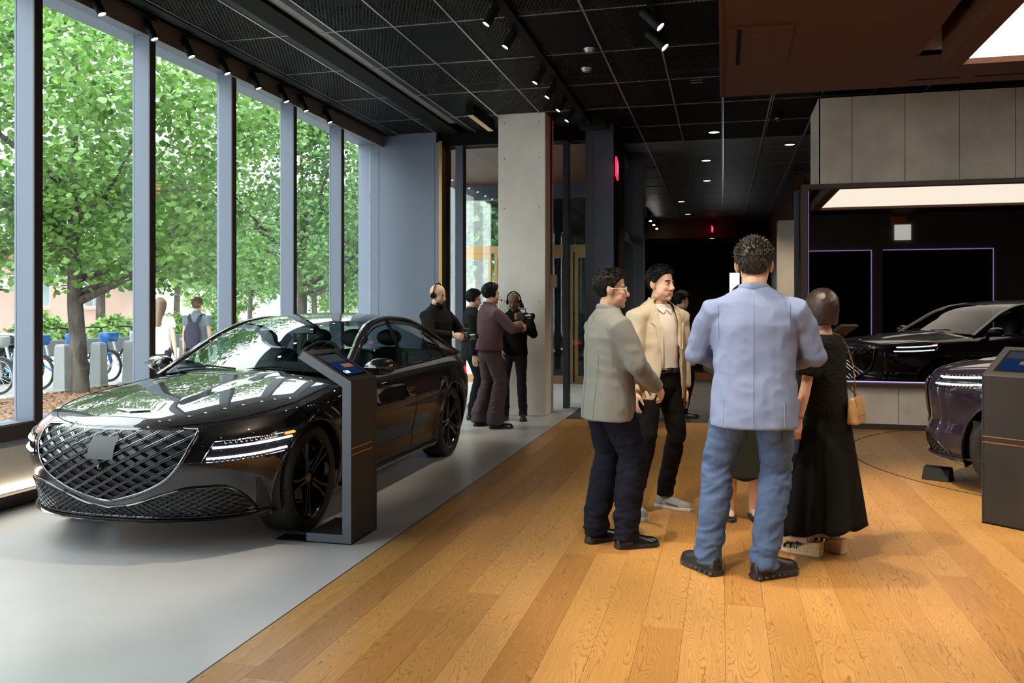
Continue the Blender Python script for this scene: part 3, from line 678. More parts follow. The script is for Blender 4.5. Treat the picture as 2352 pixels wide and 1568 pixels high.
    pts = [c.pt(a, zz) for a in np.linspace(0, 0.92, 30)]; pts = [Vector((-p.x, p.y, p.z)) for p in pts[::-1]] + pts[1:]
    g.tube([p + Vector((p.x * 0.015, -0.035 * (1 - min(1, abs(p.x) / 1.2)), 0.0 + 0.02 * max(0, abs(p.x) - .7) / .2)) for p in pts], [(0.035, 0.011)] * len(pts), 8, up=(0, 0, 1)); g.build('chin_splitter', paint, root, smooth=60)
    # corner air curtains
    for sg in (1, -1):
        a0, a1, z0, z1 = P['scoop']
        g = MB(); g.grid([[(lambda q: (sg * q.x, q.y, q.z))(c.pt(a0 + (a1 - a0) * (u_ * (0.25 + 0.75 * (1 - t)) + 0.35 * (1 - t) * 0), z0 + (z1 - z0) * t, 0.003)) for u_ in np.linspace(0, 1, 10)] for t in np.linspace(0, 1, 12)]); g.build('air_curtain', M['grilleback'], root, smooth=60)
        # head lamp
        H_ = P['lamp']; lamp = bpy.data.objects.new('headlamp', None); COL.objects.link(lamp); lamp.parent = root
        def LP(u_, z, off): q = c.pt(H_['a0'] + (H_['a1'] - H_['a0']) * u_, z, off); return (sg * q.x, q.y, q.z)
        zl = lambda u_, t: (H_['zl0'] + (H_['zl1'] - H_['zl0']) * u_ ** 1.5) * (1 - t) + (H_['zh0'] + (H_['zh1'] - H_['zh0']) * u_ ** 1.5) * t
        g = MB(); g.grid([[LP(u_ + 0.09 * (t - 0.5) * (1 if u_ < .5 else 1), zl(u_, t), 0.003) for u_ in np.linspace(0, 1, 24)] for t in np.linspace(0, 1, 8)]); g.build('lamp_lens', M['lens'], lamp, smooth=60)
        for t in H_['lines']:
            g = MB(); g.tube([LP(u_ + 0.09 * (t - 0.5), zl(u_, t), 0.009) for u_ in np.linspace(0.03, H_.get('uend', 0.95), 24)], [(0.0085, 0.006)] * 24, 6); g.build('lamp_strip', M['drl'], lamp, smooth=60)
        for t in (0.93, 0.09):
            g = MB()
            for k in range(11):
                u_ = 0.12 + 0.055 * k; q = LP(u_ + 0.09 * (t - .5), zl(u_, t), 0.006); g.ell(q, (0.011, 0.008, 0.012), 6, 5)
            g.build('lamp_reflector_row', M['darkchrome'], lamp, smooth=60, kind='stuff')
        g = MB(); g.tube([LP(u_, zl(u_, 0.9), 0.008) for u_ in np.linspace(0.86, 0.98, 6)], [(0.014, 0.008)] * 6, 6); g.build('side_marker', M['amber'], lamp, smooth=60)
        g = MB(); g.tube([LP(u_ + 0.09 * (t - .5), zl(u_, t), 0.004) for u_, t in [(0, 0), (.25, 0), (.5, 0), (.75, 0), (1, 0), (1, .5), (1, 1), (.75, 1), (.5, 1), (.25, 1), (0, 1), (0, .5)]], 0.004, 5, closed=True); g.build('lamp_frame', M['darkchrome'], lamp)
        # tail lamp wrap
        g = MB(); g.grid([[(lambda q: (sg * q.x, q.y, q.z))(c.pt(a_, z, 0.004)) for a_ in np.linspace(2.08, 2.7, 12)] for z in np.linspace(P['tailz'], P['tailz'] + 0.07, 4)]); g.build('tail_lamp', M['redlamp'], root, smooth=60)
    # hood seams + emblem
    for sg in (1, -1):
        g = MB(); pts = []
        for i in range(nA):
            wi, si, zi = top[i]
            if 0.16 < si < cab0 - 0.03:
                q = 0.93; zc = float(c.zc(si)); k = min(1.0, wi / 0.45); pts.append((sg * q * wi, si, zi + (zc - zi) * k * (1 - q ** 2.3) + 0.001))
        g.tube(pts, 0.0028, 5); g.build('bonnet_seam', M['black'], root)
    def hood_z(w, sv):
        i = np.argmin(abs(top[:nA // 2, 1] - sv)); wi, si, zi = top[i]; k = min(1, wi / .45); return zi + (float(c.zc(sv)) - zi) * k * (1 - abs(w / wi) ** 2.3)
    em = MB(); es0 = P['emblem']; wing = [(0, -0.022), (0.04, -0.014), (0.125, 0.010), (0.117, 0.020), (0.036, 0.016), (0, 0.016)]; wing += [(-x, y) for x, y in wing[::-1]]
    em.add([(x, es0 + y, hood_z(x, es0 + y) + 0.006) for x, y in wing], [tuple(range(len(wing)))]); e_ = em.build('emblem', M['chrome'], root, solid=0.006)
    # wipers
    for a, b in (((-0.05, P['wip']), (-0.62, P['wip'] + 0.06)), ((0.5, P['wip'] + 0.03), (-0.02, P['wip'] - 0.0))):
        g = MB(); g.tube([(a[0], a[1], float(c.zc(a[1])) + 0.02), ((a[0] + b[0]) / 2, (a[1] + b[1]) / 2 + 0.02, float(c.zc(a[1])) + 0.035), (b[0], b[1] + 0.02, float(c.zc(b[1])) + 0.01)], 0.007, 6); g.build('wiper', M['black'], root)
    # ---- interior
    ix = P['seat']
    for sx in (-0.38, 0.38):
        for sy, zt_ in ((ix[0], ix[2]), (ix[1], ix[2] - 0.02)):
            g = MB(); g.tube([(sx, sy, zt_ - 0.55), (sx, sy + 0.06, zt_ - 0.3), (sx, sy + 0.12, zt_ - 0.1), (sx, sy + 0.14, zt_ - 0.06)], [(0.24, 0.08), (0.25, 0.08), (0.21, 0.065), (0.16, 0.04)], 14, up=(0, 1, 0)); st = g.build('seat_back', M['leather'], root, smooth=70)
            g = MB(); g.ell((sx, sy + 0.15, zt_ + 0.05), (0.135, 0.05, 0.085), 16, 12); g.build('headrest', M['leather'], st, smooth=80)
    g = MB(); Mw = Matrix.Translation((0.38, ix[0] - 0.52, ix[2] - 0.13)) @ Matrix.Rotation(R(65), 4, 'X'); pts = [Mw @ Vector((0.185 * math.cos(2 * PI * k / 24), 0.185 * math.sin(2 * PI * k / 24), 0)) for k in range(24)]
    g.tube(pts, 0.016, 8, closed=True); g.tube([pts[0], pts[12]], 0.018, 6); g.build('steering_wheel', M['leather'], root, smooth=80)
    g = MB(); g.box(-0.11, 0.11, -0.015, 0.015, -0.03, 0.03); g.build('cabin_mirror', M['lens'], root, loc=(0, float(es(1)) - 0.02, P['cabmir']), bevel=0.01)
    g = MB(); g.tube([(-0.66, cab0 + 0.28, P['dash']), (0, cab0 + 0.22, P['dash'] + 0.03), (0.66, cab0 + 0.28, P['dash'])], [(0.20, 0.05)] * 3, 10, up=(0, 0, 1)); g.build('dashboard', M['leather'], root, smooth=70)
    return c
def make_wheel(r, width, rim_r, rimmat, hubmat, spokes=5):
    root = bpy.data.objects.new('wheel', None)
    me = []
    t = MB(); hwid = width / 2; prof = [(rim_r, -hwid * 0.92), (rim_r + 0.02, -hwid), (r - 0.03, -hwid), (r - 0.008, -hwid * 0.86), (r, -hwid * 0.7), (r, hwid * 0.7), (r - 0.008, hwid * 0.86), (r - 0.03, hwid), (rim_r + 0.02, hwid), (rim_r, hwid * 0.92)]
    Mx = Matrix.Rotation(PI / 2, 4, 'Y')
    t.lathe(prof, 56, Mx)
    for k in range(72):
        a = 2 * PI * k / 72
        for zz in (-1, 1): t.obox(Matrix.Rotation(a, 4, 'X') @ Matrix.Translation((zz * hwid * 0.62, 0, r)), hwid * 0.2, 0.0045, 0.0015)
    me.append(('tyre', t.mesh(M['rubber'], 40)))
    t = MB(); t.lathe([(rim_r + 0.004, hwid * 0.93), (rim_r - 0.012, hwid * 0.96), (rim_r - 0.022, hwid * 0.85), (rim_r - 0.03, hwid * 0.2), (rim_r - 0.03, -hwid * 0.9), (rim_r + .004, -hwid * 0.9)], 56, Mx)
    me.append(('rim_barrel', t.mesh(rimmat, 40)))
    t = MB()
    for k in range(spokes):
        a = 2 * PI * k / spokes + 0.3
        for d in (-0.13, 0.13):
            p0 = Vector((hwid * 0.62, 0.055 * math.cos(a + d * 2.2), 0.055 * math.sin(a + d * 2.2))); p1 = Vector((hwid * 0.74, 0.6 * rim_r * math.cos(a + d * 0.9), 0.6 * rim_r * math.sin(a + d * 0.9))); p2 = Vector((hwid * 0.84, (rim_r - 0.015) * math.cos(a + d * 1.25), (rim_r - 0.015) * math.sin(a + d * 1.25)))
            t.tube([p0, p1, p2], [(0.017, 0.022), (0.014, 0.018), (0.02, 0.014)], 6, up=(1, 0, 0))
    t.lathe([(0.0, hwid * 0.7), (0.05, hwid * 0.7), (0.07, hwid * 0.6), (0.075, hwid * 0.3)], 28, Mx)
    me.append(('spokes', t.mesh(rimmat, 40)))
    t = MB(); t.lathe([(0, hwid * 0.76), (0.028, hwid * 0.76), (0.032, hwid * 0.7)], 24, Mx); me.append(('hub_cap', t.mesh(hubmat, 40)))
    t = MB(); t.lathe([(0.06, 0.02), (0.175, 0.02), (0.175, -0.01), (0.06, -0.01)], 36, Mx); me.append(('brake_disc', t.mesh(mat('brake_steel', (0.2, 0.2, 0.2), 0.35, 0.9), 40)))
    return me
def put_wheel(me, root, x, y, z, sg):
    e = bpy.data.objects.new('wheel', None); COL.objects.link(e); e.parent = root; e.location = (x, y, z); e.rotation_euler = (0.4 * sg, 0, 0 if sg > 0 else PI)
    for n, m_ in me: link(n, m_, e)
# ---- the black sedan
SED = dict(L=5.0, Lf=0.74, Lr=0.70, bf=2.6, br=3.2, tuck=0.055, ax=(0.87, 3.88), tr=0.358, ar=0.392, dz=0.40, cz=0.72, hw_max=0.9625, dome=True, cab=(1.6, 4.42),
    n=[(0.14, 0.17), (0.20, 0.10), (0.26, 0.065), (0.34, 0.055), (0.42, 0.03), (0.55, 0.0), (0.64, 0.012), (0.72, 0.065), (0.78, 0.13), (0.84, 0.18), (0.95, 0.25), (1.1, 0.3)],
    t=[(0.14, 4.82), (0.3, 4.93), (0.6, 5.0), (0.85, 4.99), (0.95, 4.96), (1.05, 4.95)],
    hw=[(0.14, 0.86), (0.2, 0.905), (0.32, 0.925), (0.5, 0.948), (0.66, 0.958), (0.74, 0.956), (0.84, 0.935), (0.95, 0.90), (1.05, 0.87)],
    zb=[(0, 0.185), (0.5, 0.175), (1.5, 0.165), (3.5, 0.17), (4.4, 0.22), (5, 0.27)],
    zt=[(0, 0.765), (0.15, 0.785), (0.5, 0.835), (1.0, 0.895), (1.5, 0.94), (2.5, 0.965), (3.5, 0.985), (4.3, 1.0), (4.8, 1.0), (5, 0.985)],
    zc=[(0, 0.77), (0.1, 0.792), (0.2, 0.828), (0.35, 0.873), (0.6, 0.926), (1.0, 0.978), (1.55, 1.013), (1.75, 0.95), (4.3, 0.98), (4.45, 1.07), (4.85, 1.065), (4.97, 1.0), (5.0, 0.985)],
    rail_w=[(1.62, 0.815), (1.95, 0.745), (2.3, 0.668), (2.62, 0.615), (3.0, 0.60), (3.4, 0.60), (3.8, 0.615), (4.15, 0.66), (4.45, 0.715), (4.66, 0.76)],
    rail_z=[(1.62, 0.955), (1.95, 1.12), (2.3, 1.285), (2.62, 1.375), (3.0, 1.408), (3.4, 1.395), (3.8, 1.325), (4.15, 1.205), (4.45, 1.085), (4.66, 1.01)],
    gh=dict(c=[(0, 1.48, 1.005), (0.5, 1.96, 1.225), (1, 2.46, 1.40), (1.3, 2.8, 1.447), (1.6, 3.15, 1.462), (2, 3.72, 1.405), (2.5, 4.1, 1.25), (3, 4.47, 1.07)], e=[(0, 1.66), (1, 2.56), (2, 3.66), (3, 4.6)]),
    win=(1.72, 4.2), quarter=4.02, pillars=[(2.78, 2.96, 0.10, 'lens'), (3.60, 3.74, 0.035, 'lens')], seams=(1.62, 2.83, 3.74), handles=[(2.62, 0.79), (3.62, 0.81)],
    mirror=(0.875, 1.90, 1.035), seat=(2.62, 3.45, 1.18), wip=1.52, cabmir=1.30, dash=1.0, emblem=0.27,
    grille=[(0.335, 0.03), (0.37, 0.16), (0.42, 0.30), (0.50, 0.43), (0.60, 0.505), (0.70, 0.54), (0.755, 0.55)], sensor=0.66,
    intake=([(0.235, 0.8), (0.45, 0.8)], [(0, 0.295), (0.15, 0.315), (0.35, 0.38), (0.55, 0.425), (0.68, 0.425), (0.76, 0.36), (0.80, 0.27)], 0.80),
    scoop=(0.63, 0.735, 0.25, 0.45), lamp=dict(a0=0.385, a1=0.845, zl0=0.572, zl1=0.600, zh0=0.692, zh1=0.72, lines=(0.2, 0.70), uend=0.95), tailz=0.80)
sedan = thing('sedan', 'glossy black luxury sedan with lit double-strip headlamps parked by the windows', 'car', (-3.63, 4.37, 0))
build_car(SED, sedan, M['paint'])
WM = make_wheel(0.358, 0.25, 0.272, M['rim'], M['copperhub'])
for sg in (1, -1):
    for y in SED['ax']: put_wheel(WM, sedan, sg * 0.822, y, 0.358, sg)
# ---- the dark SUV on the turntable
SUVP = dict(L=4.72, Lf=0.72, Lr=0.6, bf=2.7, br=3.4, tuck=0.06, ax=(0.88, 3.76), tr=0.372, ar=0.425, dz=0.5, cz=0.86, hw_max=0.955, dome=True, cab=(1.46, 4.4),
    n=[(0.2, 0.15), (0.27, 0.07), (0.36, 0.02), (0.46, 0.015), (0.56, 0.045), (0.70, 0.03), (0.80, 0.02), (0.9, 0.04), (0.98, 0.085), (1.08, 0.17), (1.3, 0.3)],
    t=[(0.2, 4.55), (0.35, 4.66), (0.7, 4.72), (1.0, 4.69), (1.2, 4.6)],
    hw=[(0.2, 0.87), (0.27, 0.915), (0.4, 0.925), (0.6, 0.945), (0.8, 0.953), (0.9, 0.948), (1.0, 0.925), (1.12, 0.89), (1.25, 0.86)],
    zb=[(0, 0.23), (0.5, 0.235), (1.5, 0.245), (3.5, 0.25), (4.72, 0.32)],
    zt=[(0, 0.945), (0.15, 0.97), (0.5, 1.01), (1.0, 1.045), (1.45, 1.07), (2.5, 1.09), (3.5, 1.12), (4.4, 1.14), (4.72, 1.12)],
    zc=[(0, 0.95), (0.1, 0.985), (0.2, 1.015), (0.5, 1.065), (1.0, 1.115), (1.4, 1.14), (1.6, 1.06), (4.3, 1.1), (4.5, 1.15), (4.72, 1.12)],
    rail_w=[(1.5, 0.83), (1.8, 0.775), (2.15, 0.715), (2.45, 0.68), (3.0, 0.665), (3.6, 0.67), (4.1, 0.70), (4.45, 0.745), (4.62, 0.78)],
    rail_z=[(1.5, 1.085), (1.8, 1.26), (2.15, 1.45), (2.45, 1.54), (3.0, 1.585), (3.6, 1.565), (4.1, 1.47), (4.45, 1.28), (4.62, 1.15)],
    gh=dict(c=[(0, 1.37, 1.13), (0.5, 1.78, 1.345), (1, 2.22, 1.55), (1.3, 2.6, 1.615), (1.6, 3.0, 1.635), (2, 3.9, 1.56), (2.5, 4.24, 1.40), (3, 4.55, 1.16)], e=[(0, 1.54), (1, 2.34), (2, 3.86), (3, 4.56)]),
    win=(1.6, 4.2), quarter=4.05, pillars=[(2.62, 2.72, 0.10, 'lens'), (3.55, 3.62, 0.04, 'lens')], seams=(1.5, 2.66, 3.66), handles=[(2.45, 0.95), (3.48, 0.97)],
    mirror=(0.87, 1.74, 1.15), seat=(2.45, 3.25, 1.36), wip=1.42, cabmir=1.44, dash=1.12, emblem=0.24,
    grille=[(0.42, 0.03), (0.46, 0.15), (0.52, 0.28), (0.60, 0.38), (0.70, 0.44), (0.80, 0.47), (0.90, 0.48)], sensor=0.78,
    intake=([(0.29, 0.8), (0.5, 0.8)], [(0, 0.37), (0.2, 0.40), (0.4, 0.44), (0.6, 0.44), (0.72, 0.38), (0.78, 0.32)], 0.78),
    scoop=(0.80, 0.94, 0.36, 0.6), lamp=dict(a0=0.47, a1=1.0, zl0=0.845, zl1=0.87, zh0=0.945, zh1=0.985, lines=(0.25, 0.8), uend=0.94), tailz=0.95)
suv = thing('suv', 'dark SUV with white strip headlamps on the oak floor turntable', 'car', (1.90, 8.56, 0), R(-118))
M['paint2'] = M['paint'].copy(); M['paint2'].name = 'plum_black_car_paint'; M['paint2'].node_tree.nodes['Principled BSDF'].inputs['Base Color'].default_value = (0.022, 0.016, 0.034, 1)
build_car(SUVP, suv, M['paint2'])
WM2 = make_wheel(0.372, 0.255, 0.272, M['silver'], M['darkchrome'])
for sg in (1, -1):
    for y in SUVP['ax']: put_wheel(WM2, suv, sg * 0.80, y, 0.372, sg)
# chrome chin strip of the SUV
cc = Car(SUVP); g = MB(); pts = [cc.pt(a, 0.285, 0.012) for a in np.linspace(0, 0.93, 26)]; pts = [Vector((-p.x, p.y, p.z)) for p in pts[::-1]] + pts[1:]
g.tube(pts, [(0.022, 0.012)] * len(pts), 8, up=(0, 0, 1)); g.build('chin_strip', M['chrome'], suv, smooth=60)
wdg = thing('floor_wedge', 'small black wedge block on the oak floor under the SUV bumper', 'block', (*on_z(2155, 1100)[:2], 0), R(-118))
MB().prism([(-0.09, 0), (0.10, 0), (0.045, 0.10), (-0.03, 0.115)], 0.22, Matrix.Rotation(PI / 2, 4, 'X') @ Matrix.Translation((0, 0, -0.11))).build('block', M['blackmetal'], wdg, bevel=0.006)

# ================================================================= INFO KIOSKS
def text_mesh(txt, size, m, name='text'):
    cu = bpy.data.curves.new(name, 'FONT'); cu.body = txt; cu.size = size; cu.extrude = 0.0004; cu.align_x = 'LEFT'
    o = bpy.data.objects.new(name, cu); COL.objects.link(o); dg = bpy.context.evaluated_depsgraph_get()
    me = bpy.data.meshes.new_from_object(o.evaluated_get(dg)); bpy.data.objects.remove(o); me.materials.clear(); me.materials.append(m); return me
kbody = mat('kiosk_dark_metal', (0.045, 0.042, 0.042), 0.5, 0.4, bump=(500, 0.06, 0.001)); kedge = mat('kiosk_edge_metal', (0.085, 0.095, 0.115), 0.4, 0.5)
kcopper = mat('kiosk_copper_line', (0.65, 0.28, 0.12), 0.3, 0.7)
def kiosk(name, label, loc, rz, txt):
    k = thing(name, label, 'kiosk', loc, rz, None)
    prof = [(-0.31, 0.008), (0, 0.008), (0, 1.035), (-0.335, 1.225), (-0.368, 1.18), (-0.06, 1.0), (-0.06, 0.06), (-0.31, 0.06)]
    Mx = Matrix.Translation((0, 0.2, 0)) @ Matrix.Rotation(PI / 2, 4, 'X')
    MB().prism(prof, 0.4, Mx).build('stand', kbody, k, bevel=0.006)
    for yy in (-0.206, 0.2): MB().prism(prof, 0.006, Matrix.Translation((0, yy + 0.006, 0)) @ Matrix.Rotation(PI / 2, 4, 'X')).build('edge_plate', kedge, k)
    MB().prism([(-0.53, -0.205), (0, -0.205), (0, 0.205), (-0.36, 0.205), (-0.36, -0.08), (-0.53, -0.08)], 0.008).build('floor_plate', M['blackmetal'], k)
    for z in (0.565, 0.605): boxo('accent_line', 0.0, 0.0025, -0.2, 0.12, z, z + 0.007, kcopper, k)
    # display on the sloped head
    u = Vector((-0.335, 0, 0.19)).normalized(); n = Vector((0.19, 0, 0.335)).normalized(); o = Vector((0, 0, 1.035))
    def quad(a0, a1, b0, b1, h, m, nm, par):
        v = [o + u * a + Vector((0, b, 0)) + n * h for a, b in ((a0, b0), (a1, b0), (a1, b1), (a0, b1))]; g = MB(); g.add(v, [(0, 3, 2, 1)]); return g.build(nm, m, par)
    sc = quad(0.055, 0.335, -0.155, 0.155, 0.0015, M['lens'], 'screen', k)
    quad(0.075, 0.22, -0.135, 0.135, 0.003, emis_mat('ui_blue', (0.006, 0.02, 0.07), 0.6), 'picture_lower', sc); quad(0.225, 0.31, -0.135, 0.135, 0.003, emis_mat('ui_grey', (0.03, 0.035, 0.045), 0.7), 'picture_upper', sc)
    quad(0.15, 0.19, -0.02, 0.12, 0.004, emis_mat('ui_orange', (0.3, 0.13, 0.05), 0.5), 'picture_band', sc)
    if txt:
        me = text_mesh(txt, 0.045, emis_mat('ui_white', (0.8, 0.85, 1), 1.0)); t = link('caption', me, sc)
        t.matrix_local = Matrix.Translation(o + u * 0.085 + Vector((0, -0.125, 0)) + n * 0.005) @ Matrix(((0, u.x, n.x, 0), (1, 0, 0, 0), (0, u.z, n.z, 0), (0, 0, 0, 1)))
    return k
kiosk('info_kiosk', 'dark metal info kiosk with sloped touch screen beside the black sedan', (-2.285, 5.18, 0), 0.0, 'G80')
kiosk('info_kiosk', 'dark metal info kiosk with sloped screen in front of the SUV', (1.915, 6.425, 0), math.atan2(-0.75, -0.66), '')

# ================================================================= CEILING LAMPS AND FITTINGS
lamp_body = M['blackmetal']
def in_frame(p):
    zc = -S_ * p[0] + C_ * p[1]
    if zc < 0.1: return False
    x = 1176 + F_PX * (C_ * p[0] + S_ * p[1]) / zc; y = HOR_Y - F_PX * (p[2] - CAM_H) / zc; return 0 <= x <= 2352 and -25 <= y <= 1568
OFFN = iter('one two three four five six seven eight nine ten eleven twelve'.split())
def track_lamp(loc, aim, label, group, power, L=0.19, r=0.036, angle=40, color=(1.0, 0.84, 0.62), size=0.03):
    t = thing('track_spotlight', label, 'spotlight', loc, 0, group); aim = Vector(aim).normalized(); q = aim.to_track_quat('-Z', 'Y').to_matrix().to_4x4()
    e = q.copy(); top = Vector((0, 0, 0.0))
    MB().box(-0.03, 0.03, -0.05, 0.05, -0.03, 0.0).build('track_adapter', lamp_body, t)
    piv = Vector((0, 0, -0.11)); MB().tube([(0, 0, -0.03), tuple(piv)], 0.008, 6).build('arm', lamp_body, t)
    Mh = Matrix.Translation(piv) @ q
    g = MB(); g.lathe([(0.0, L * 0.45), (r * 0.9, L * 0.45), (r, L * 0.40), (r, L * 0.05), (r * 0.93, L * 0.04), (r * 0.93, L * 0.02), (r, L * 0.01), (r, -L * 0.55), (r * 0.9, -L * 0.55), (r * 0.86, -L * 0.48)], 20, Mh); hd = g.build('head', lamp_body, t, smooth=35)
    g = MB(); g.lathe([(0.0, -L * 0.50), (r * 0.86, -L * 0.50)], 20, Mh); g.build('lens', M['lampwhite'], hd)
    if power:
        bn = 'spot_beam' if in_frame((loc[0], loc[1], loc[2] - .15)) else 'spot_beam_%s_offscreen' % next(OFFN); ld = bpy.data.lights.new(bn, 'SPOT'); ld.energy = power; ld.color = color; ld.spot_size = R(angle); ld.spot_blend = 0.5; ld.shadow_soft_size = size
        lo = bpy.data.objects.new(bn, ld); COL.objects.link(lo); lo.parent = t; lo.matrix_local = Mh @ Matrix.Translation((0, 0, -L * 0.6))
    return t
wtrack = thing('lighting_track', 'black lighting track fixed along the window head', 'track', (-5.1, 0, 4.17)); boxo('rail', -0.02, 0.02, -3.5, 12.2, 0, 0.03, M['blackmetal'], wtrack)
for yy in (6.08, 6.76, 7.32, 7.94, 8.56, 9.19, 9.68, 10.35, 5.3, 3.9, 2.6): track_lamp((-5.1, yy, 4.17), (0.45, 0.1, -1), 'small black spotlight on the window track', 'spotlights along the window', 22)
ctrack = thing('lighting_track', 'black lighting track in the ceiling between sedan and concrete column', 'track', (-1.9, 0, CEIL - 0.04)); boxo('rail', -0.05, 0.05, -3.5, 13.6, 0, 0.05, M['black'], ctrack)
for yy in (7.17, 7.84, 9.16, 9.82, 10.51, 11.12, 5.2, 3.4, 1.6): track_lamp((-1.96, yy, CEIL - 0.04), (-0.55, -0.25, -1) if yy > 5 else (0.5, 0.5, -1), 'black spotlight on the middle ceiling track', 'spotlights on the middle track', (60 if yy > 7 else 150), angle=50)
rp = [on_z(1490, 18, CEIL - .06), on_z(1502, 68, CEIL - .06)]
rtrack = thing('lighting_track', 'black lighting track beside the copper canopy', 'track', (-0.62, 0, CEIL - 0.04)); boxo('rail', -0.02, 0.02, -3.0, 8.9, 0, 0.03, M['black'], rtrack)
for yy, pw in ((rp[0][1], 220), (rp[1][1], 220), (4.6, 220), (2.8, 220), (1.0, 220)): track_lamp((-0.62, yy, CEIL - 0.04), (0.75, -0.15, -0.8) if yy > 6 else (0.35, 0.35, -1), 'black spotlight aimed at the wooden floor beside the canopy', 'spotlights beside the canopy', pw, L=0.24, r=0.046, angle=55)
# ceiling box near the column; amber underside colours in a warm wood reflection
pl = thing('linear_box', 'black ceiling box with amber underside near the concrete column top', 'lamp', (*on_z(1105, 280, CEIL - 0.1)[:2], CEIL - 0.12))
boxo('housing', -0.05, 0.05, -0.55, 0.55, 0, 0.12, M['black'], pl); boxo('underside', -0.04, 0.04, -0.53, 0.53, -0.004, 0, mat('amber_reflection', (0.55, 0.30, 0.10), 0.4), pl)
for x, y in ((1640, 304), (1814, 332), (1622, 369), (1624, 415), (1565, 463), (1580, 492), (1590, 510), (1838, 407), (1806, 460), (1792, 487), (1782, 507)):
    p = on_z(x, y, CEIL - 0.01); d = thing('downlight', 'round warm recessed downlight in the dark hall ceiling', 'downlight', (p[0], p[1], CEIL - 0.012), 0, 'downlights in the far hall')
    MB().lathe([(0.095, 0.012), (0.10, 0.0), (0.085, -0.003), (0.08, 0.006)], 20).build('trim_ring', M['black'], d, smooth=40); MB().lathe([(0, 0.004), (0.08, 0.004)], 20).build('lens', M['downlight'], d)
    if True:
        ld = bpy.data.lights.new('down_beam', 'SPOT'); ld.energy = 200; ld.color = (1, .82, .6); ld.spot_size = R(95); ld.spot_blend = .6; ld.shadow_soft_size = .06; lo = bpy.data.objects.new('down_beam', ld); COL.objects.link(lo); lo.parent = d; lo.location = (0, 0, -0.02)
for x, y in ((1354, 112), (1347, 157)):
    p = on_z(x, y, CEIL); d = tag(MB().lathe([(0, -0.045), (0.04, -0.04), (0.06, -0.012), (0.065, 0.0)], 20).build('smoke_detector', M['gridbar'], None, smooth=40, loc=(p[0], p[1], CEIL)), 'small round detector on the black mesh ceiling', 'detector', 'detectors on the mesh ceiling')
p = on_z(1788, 262, CEIL); d = thing('dome_camera', 'small dark dome camera under the ceiling near the stone wall', 'camera', (p[0], p[1], CEIL))
MB().lathe([(0.075, 0), (0.075, -0.05), (0.06, -0.055)], 20).build('base', M['black'], d, smooth=40); MB().ell((0, 0, -0.055), (0.055, 0.055, 0.05), 16, 10).build('dome', M['lens'], d, smooth=80)
p = on_z(1345, 283, CEIL - 0.12); d = thing('projector', 'black projector under the ceiling beside the concrete column', 'projector', (p[0] + 0.12, p[1], CEIL - 0.2))
boxo('case', -0.2, 0.2, -0.15, 0.15, 0, 0.11, M['black'], d, bevel=0.012); MB().cyl((-0.05, -0.15, 0.055), (-0.05, -0.19, 0.055), 0.035).build('lens', M['lens'], d); boxo('mount', -0.03, 0.03, -0.03, 0.03, 0.11, 0.2, M['black'], d)
p = on_z(1635, 546, 3.65); d = thing('downlight', 'single small downlight in the copper soffit at the far end', 'downlight', (p[0], max(p[1], 26.85), 3.65)); MB().lathe([(0.095, 0.012), (0.10, 0.0), (0.085, -0.003), (0.08, 0.006)], 20).build('trim_ring', M['black'], d, smooth=40); MB().lathe([(0, 0.004), (0.08, 0.004)], 20).build('lens', M['downlight'], d)
ld = bpy.data.lights.new('down_beam', 'SPOT'); ld.energy = 200; ld.color = (1, .82, .6); ld.spot_size = R(95); ld.spot_blend = .6; ld.shadow_soft_size = .06; lo = bpy.data.objects.new('down_beam', ld); COL.objects.link(lo); lo.parent = d; lo.location = (0, 0, -0.02)
# two short linear diffusers
for x, y in ((1600, 186), (1532, 420), (1560, 478)):
    p = on_z(x, y, CEIL); d = thing('air_diffuser', 'slim slotted air diffuser in the dark ceiling', 'diffuser', (p[0], p[1], CEIL - 0.006), 0, 'slot diffusers in the ceiling')
    for dy in (-0.09, 0.03): boxo('slot_bar', -0.07, 0.07, dy, dy + 0.02, -0.006, 0.0, M['gridbar'], d)
# exit signs
def exit_sign(label, loc, rz, s=1.0):
    e = thing('exit_sign', label, 'sign', loc, rz); boxo('plate', -0.19 * s, 0.19 * s, -0.012, 0.012, -0.2 * s, 0, mat('exit_plate', (0.35, 0.02, 0.04), 0.2, emit=(1, 0.05, 0.12), es=0.5), e)
    me = text_mesh('EXIT', 0.15 * s, M['exitred'])
    for sg in (1, -1):
        t = link('lettering', me, e, (-0.165 * s * sg, -0.016 * sg, -0.155 * s), (PI / 2, 0, 0 if sg > 0 else PI))
    MB().tube([(0, 0, 0), (0, 0, CEIL - loc[2])], 0.008, 6).build('stem', M['black'], e)
p = on_y(1417, 366, 12.35); exit_sign('red glowing exit sign hanging edge-on beside the dark pillar', p, R(94), 1.35)
p = on_z(1634, 505, 3.98); exit_sign('tiny red exit sign at the far end of the hall', (p[0], 26.3, 3.98), R(84), 0.9)
tr = thing('lighting_track', 'far row of small white spotlights along the hall ceiling', 'track', (*on_z(1515, 530, 4.0)[:2], 4.1))
boxo('rail', -0.03, 0.03, -4.5, 4.5, 0, 0.03, M['black'], tr)
for k in range(8):
    y = -4.2 + k * 1.15; MB().cyl((0, y, 0), (0.05, y - 0.03, -0.2), 0.045, n=10).build('spot_head', M['black'], tr); MB().ell((0.055, y - 0.035, -0.21), (0.04, 0.04, 0.02), 8, 6).build('spot_lens', M['lampwhite'], tr)
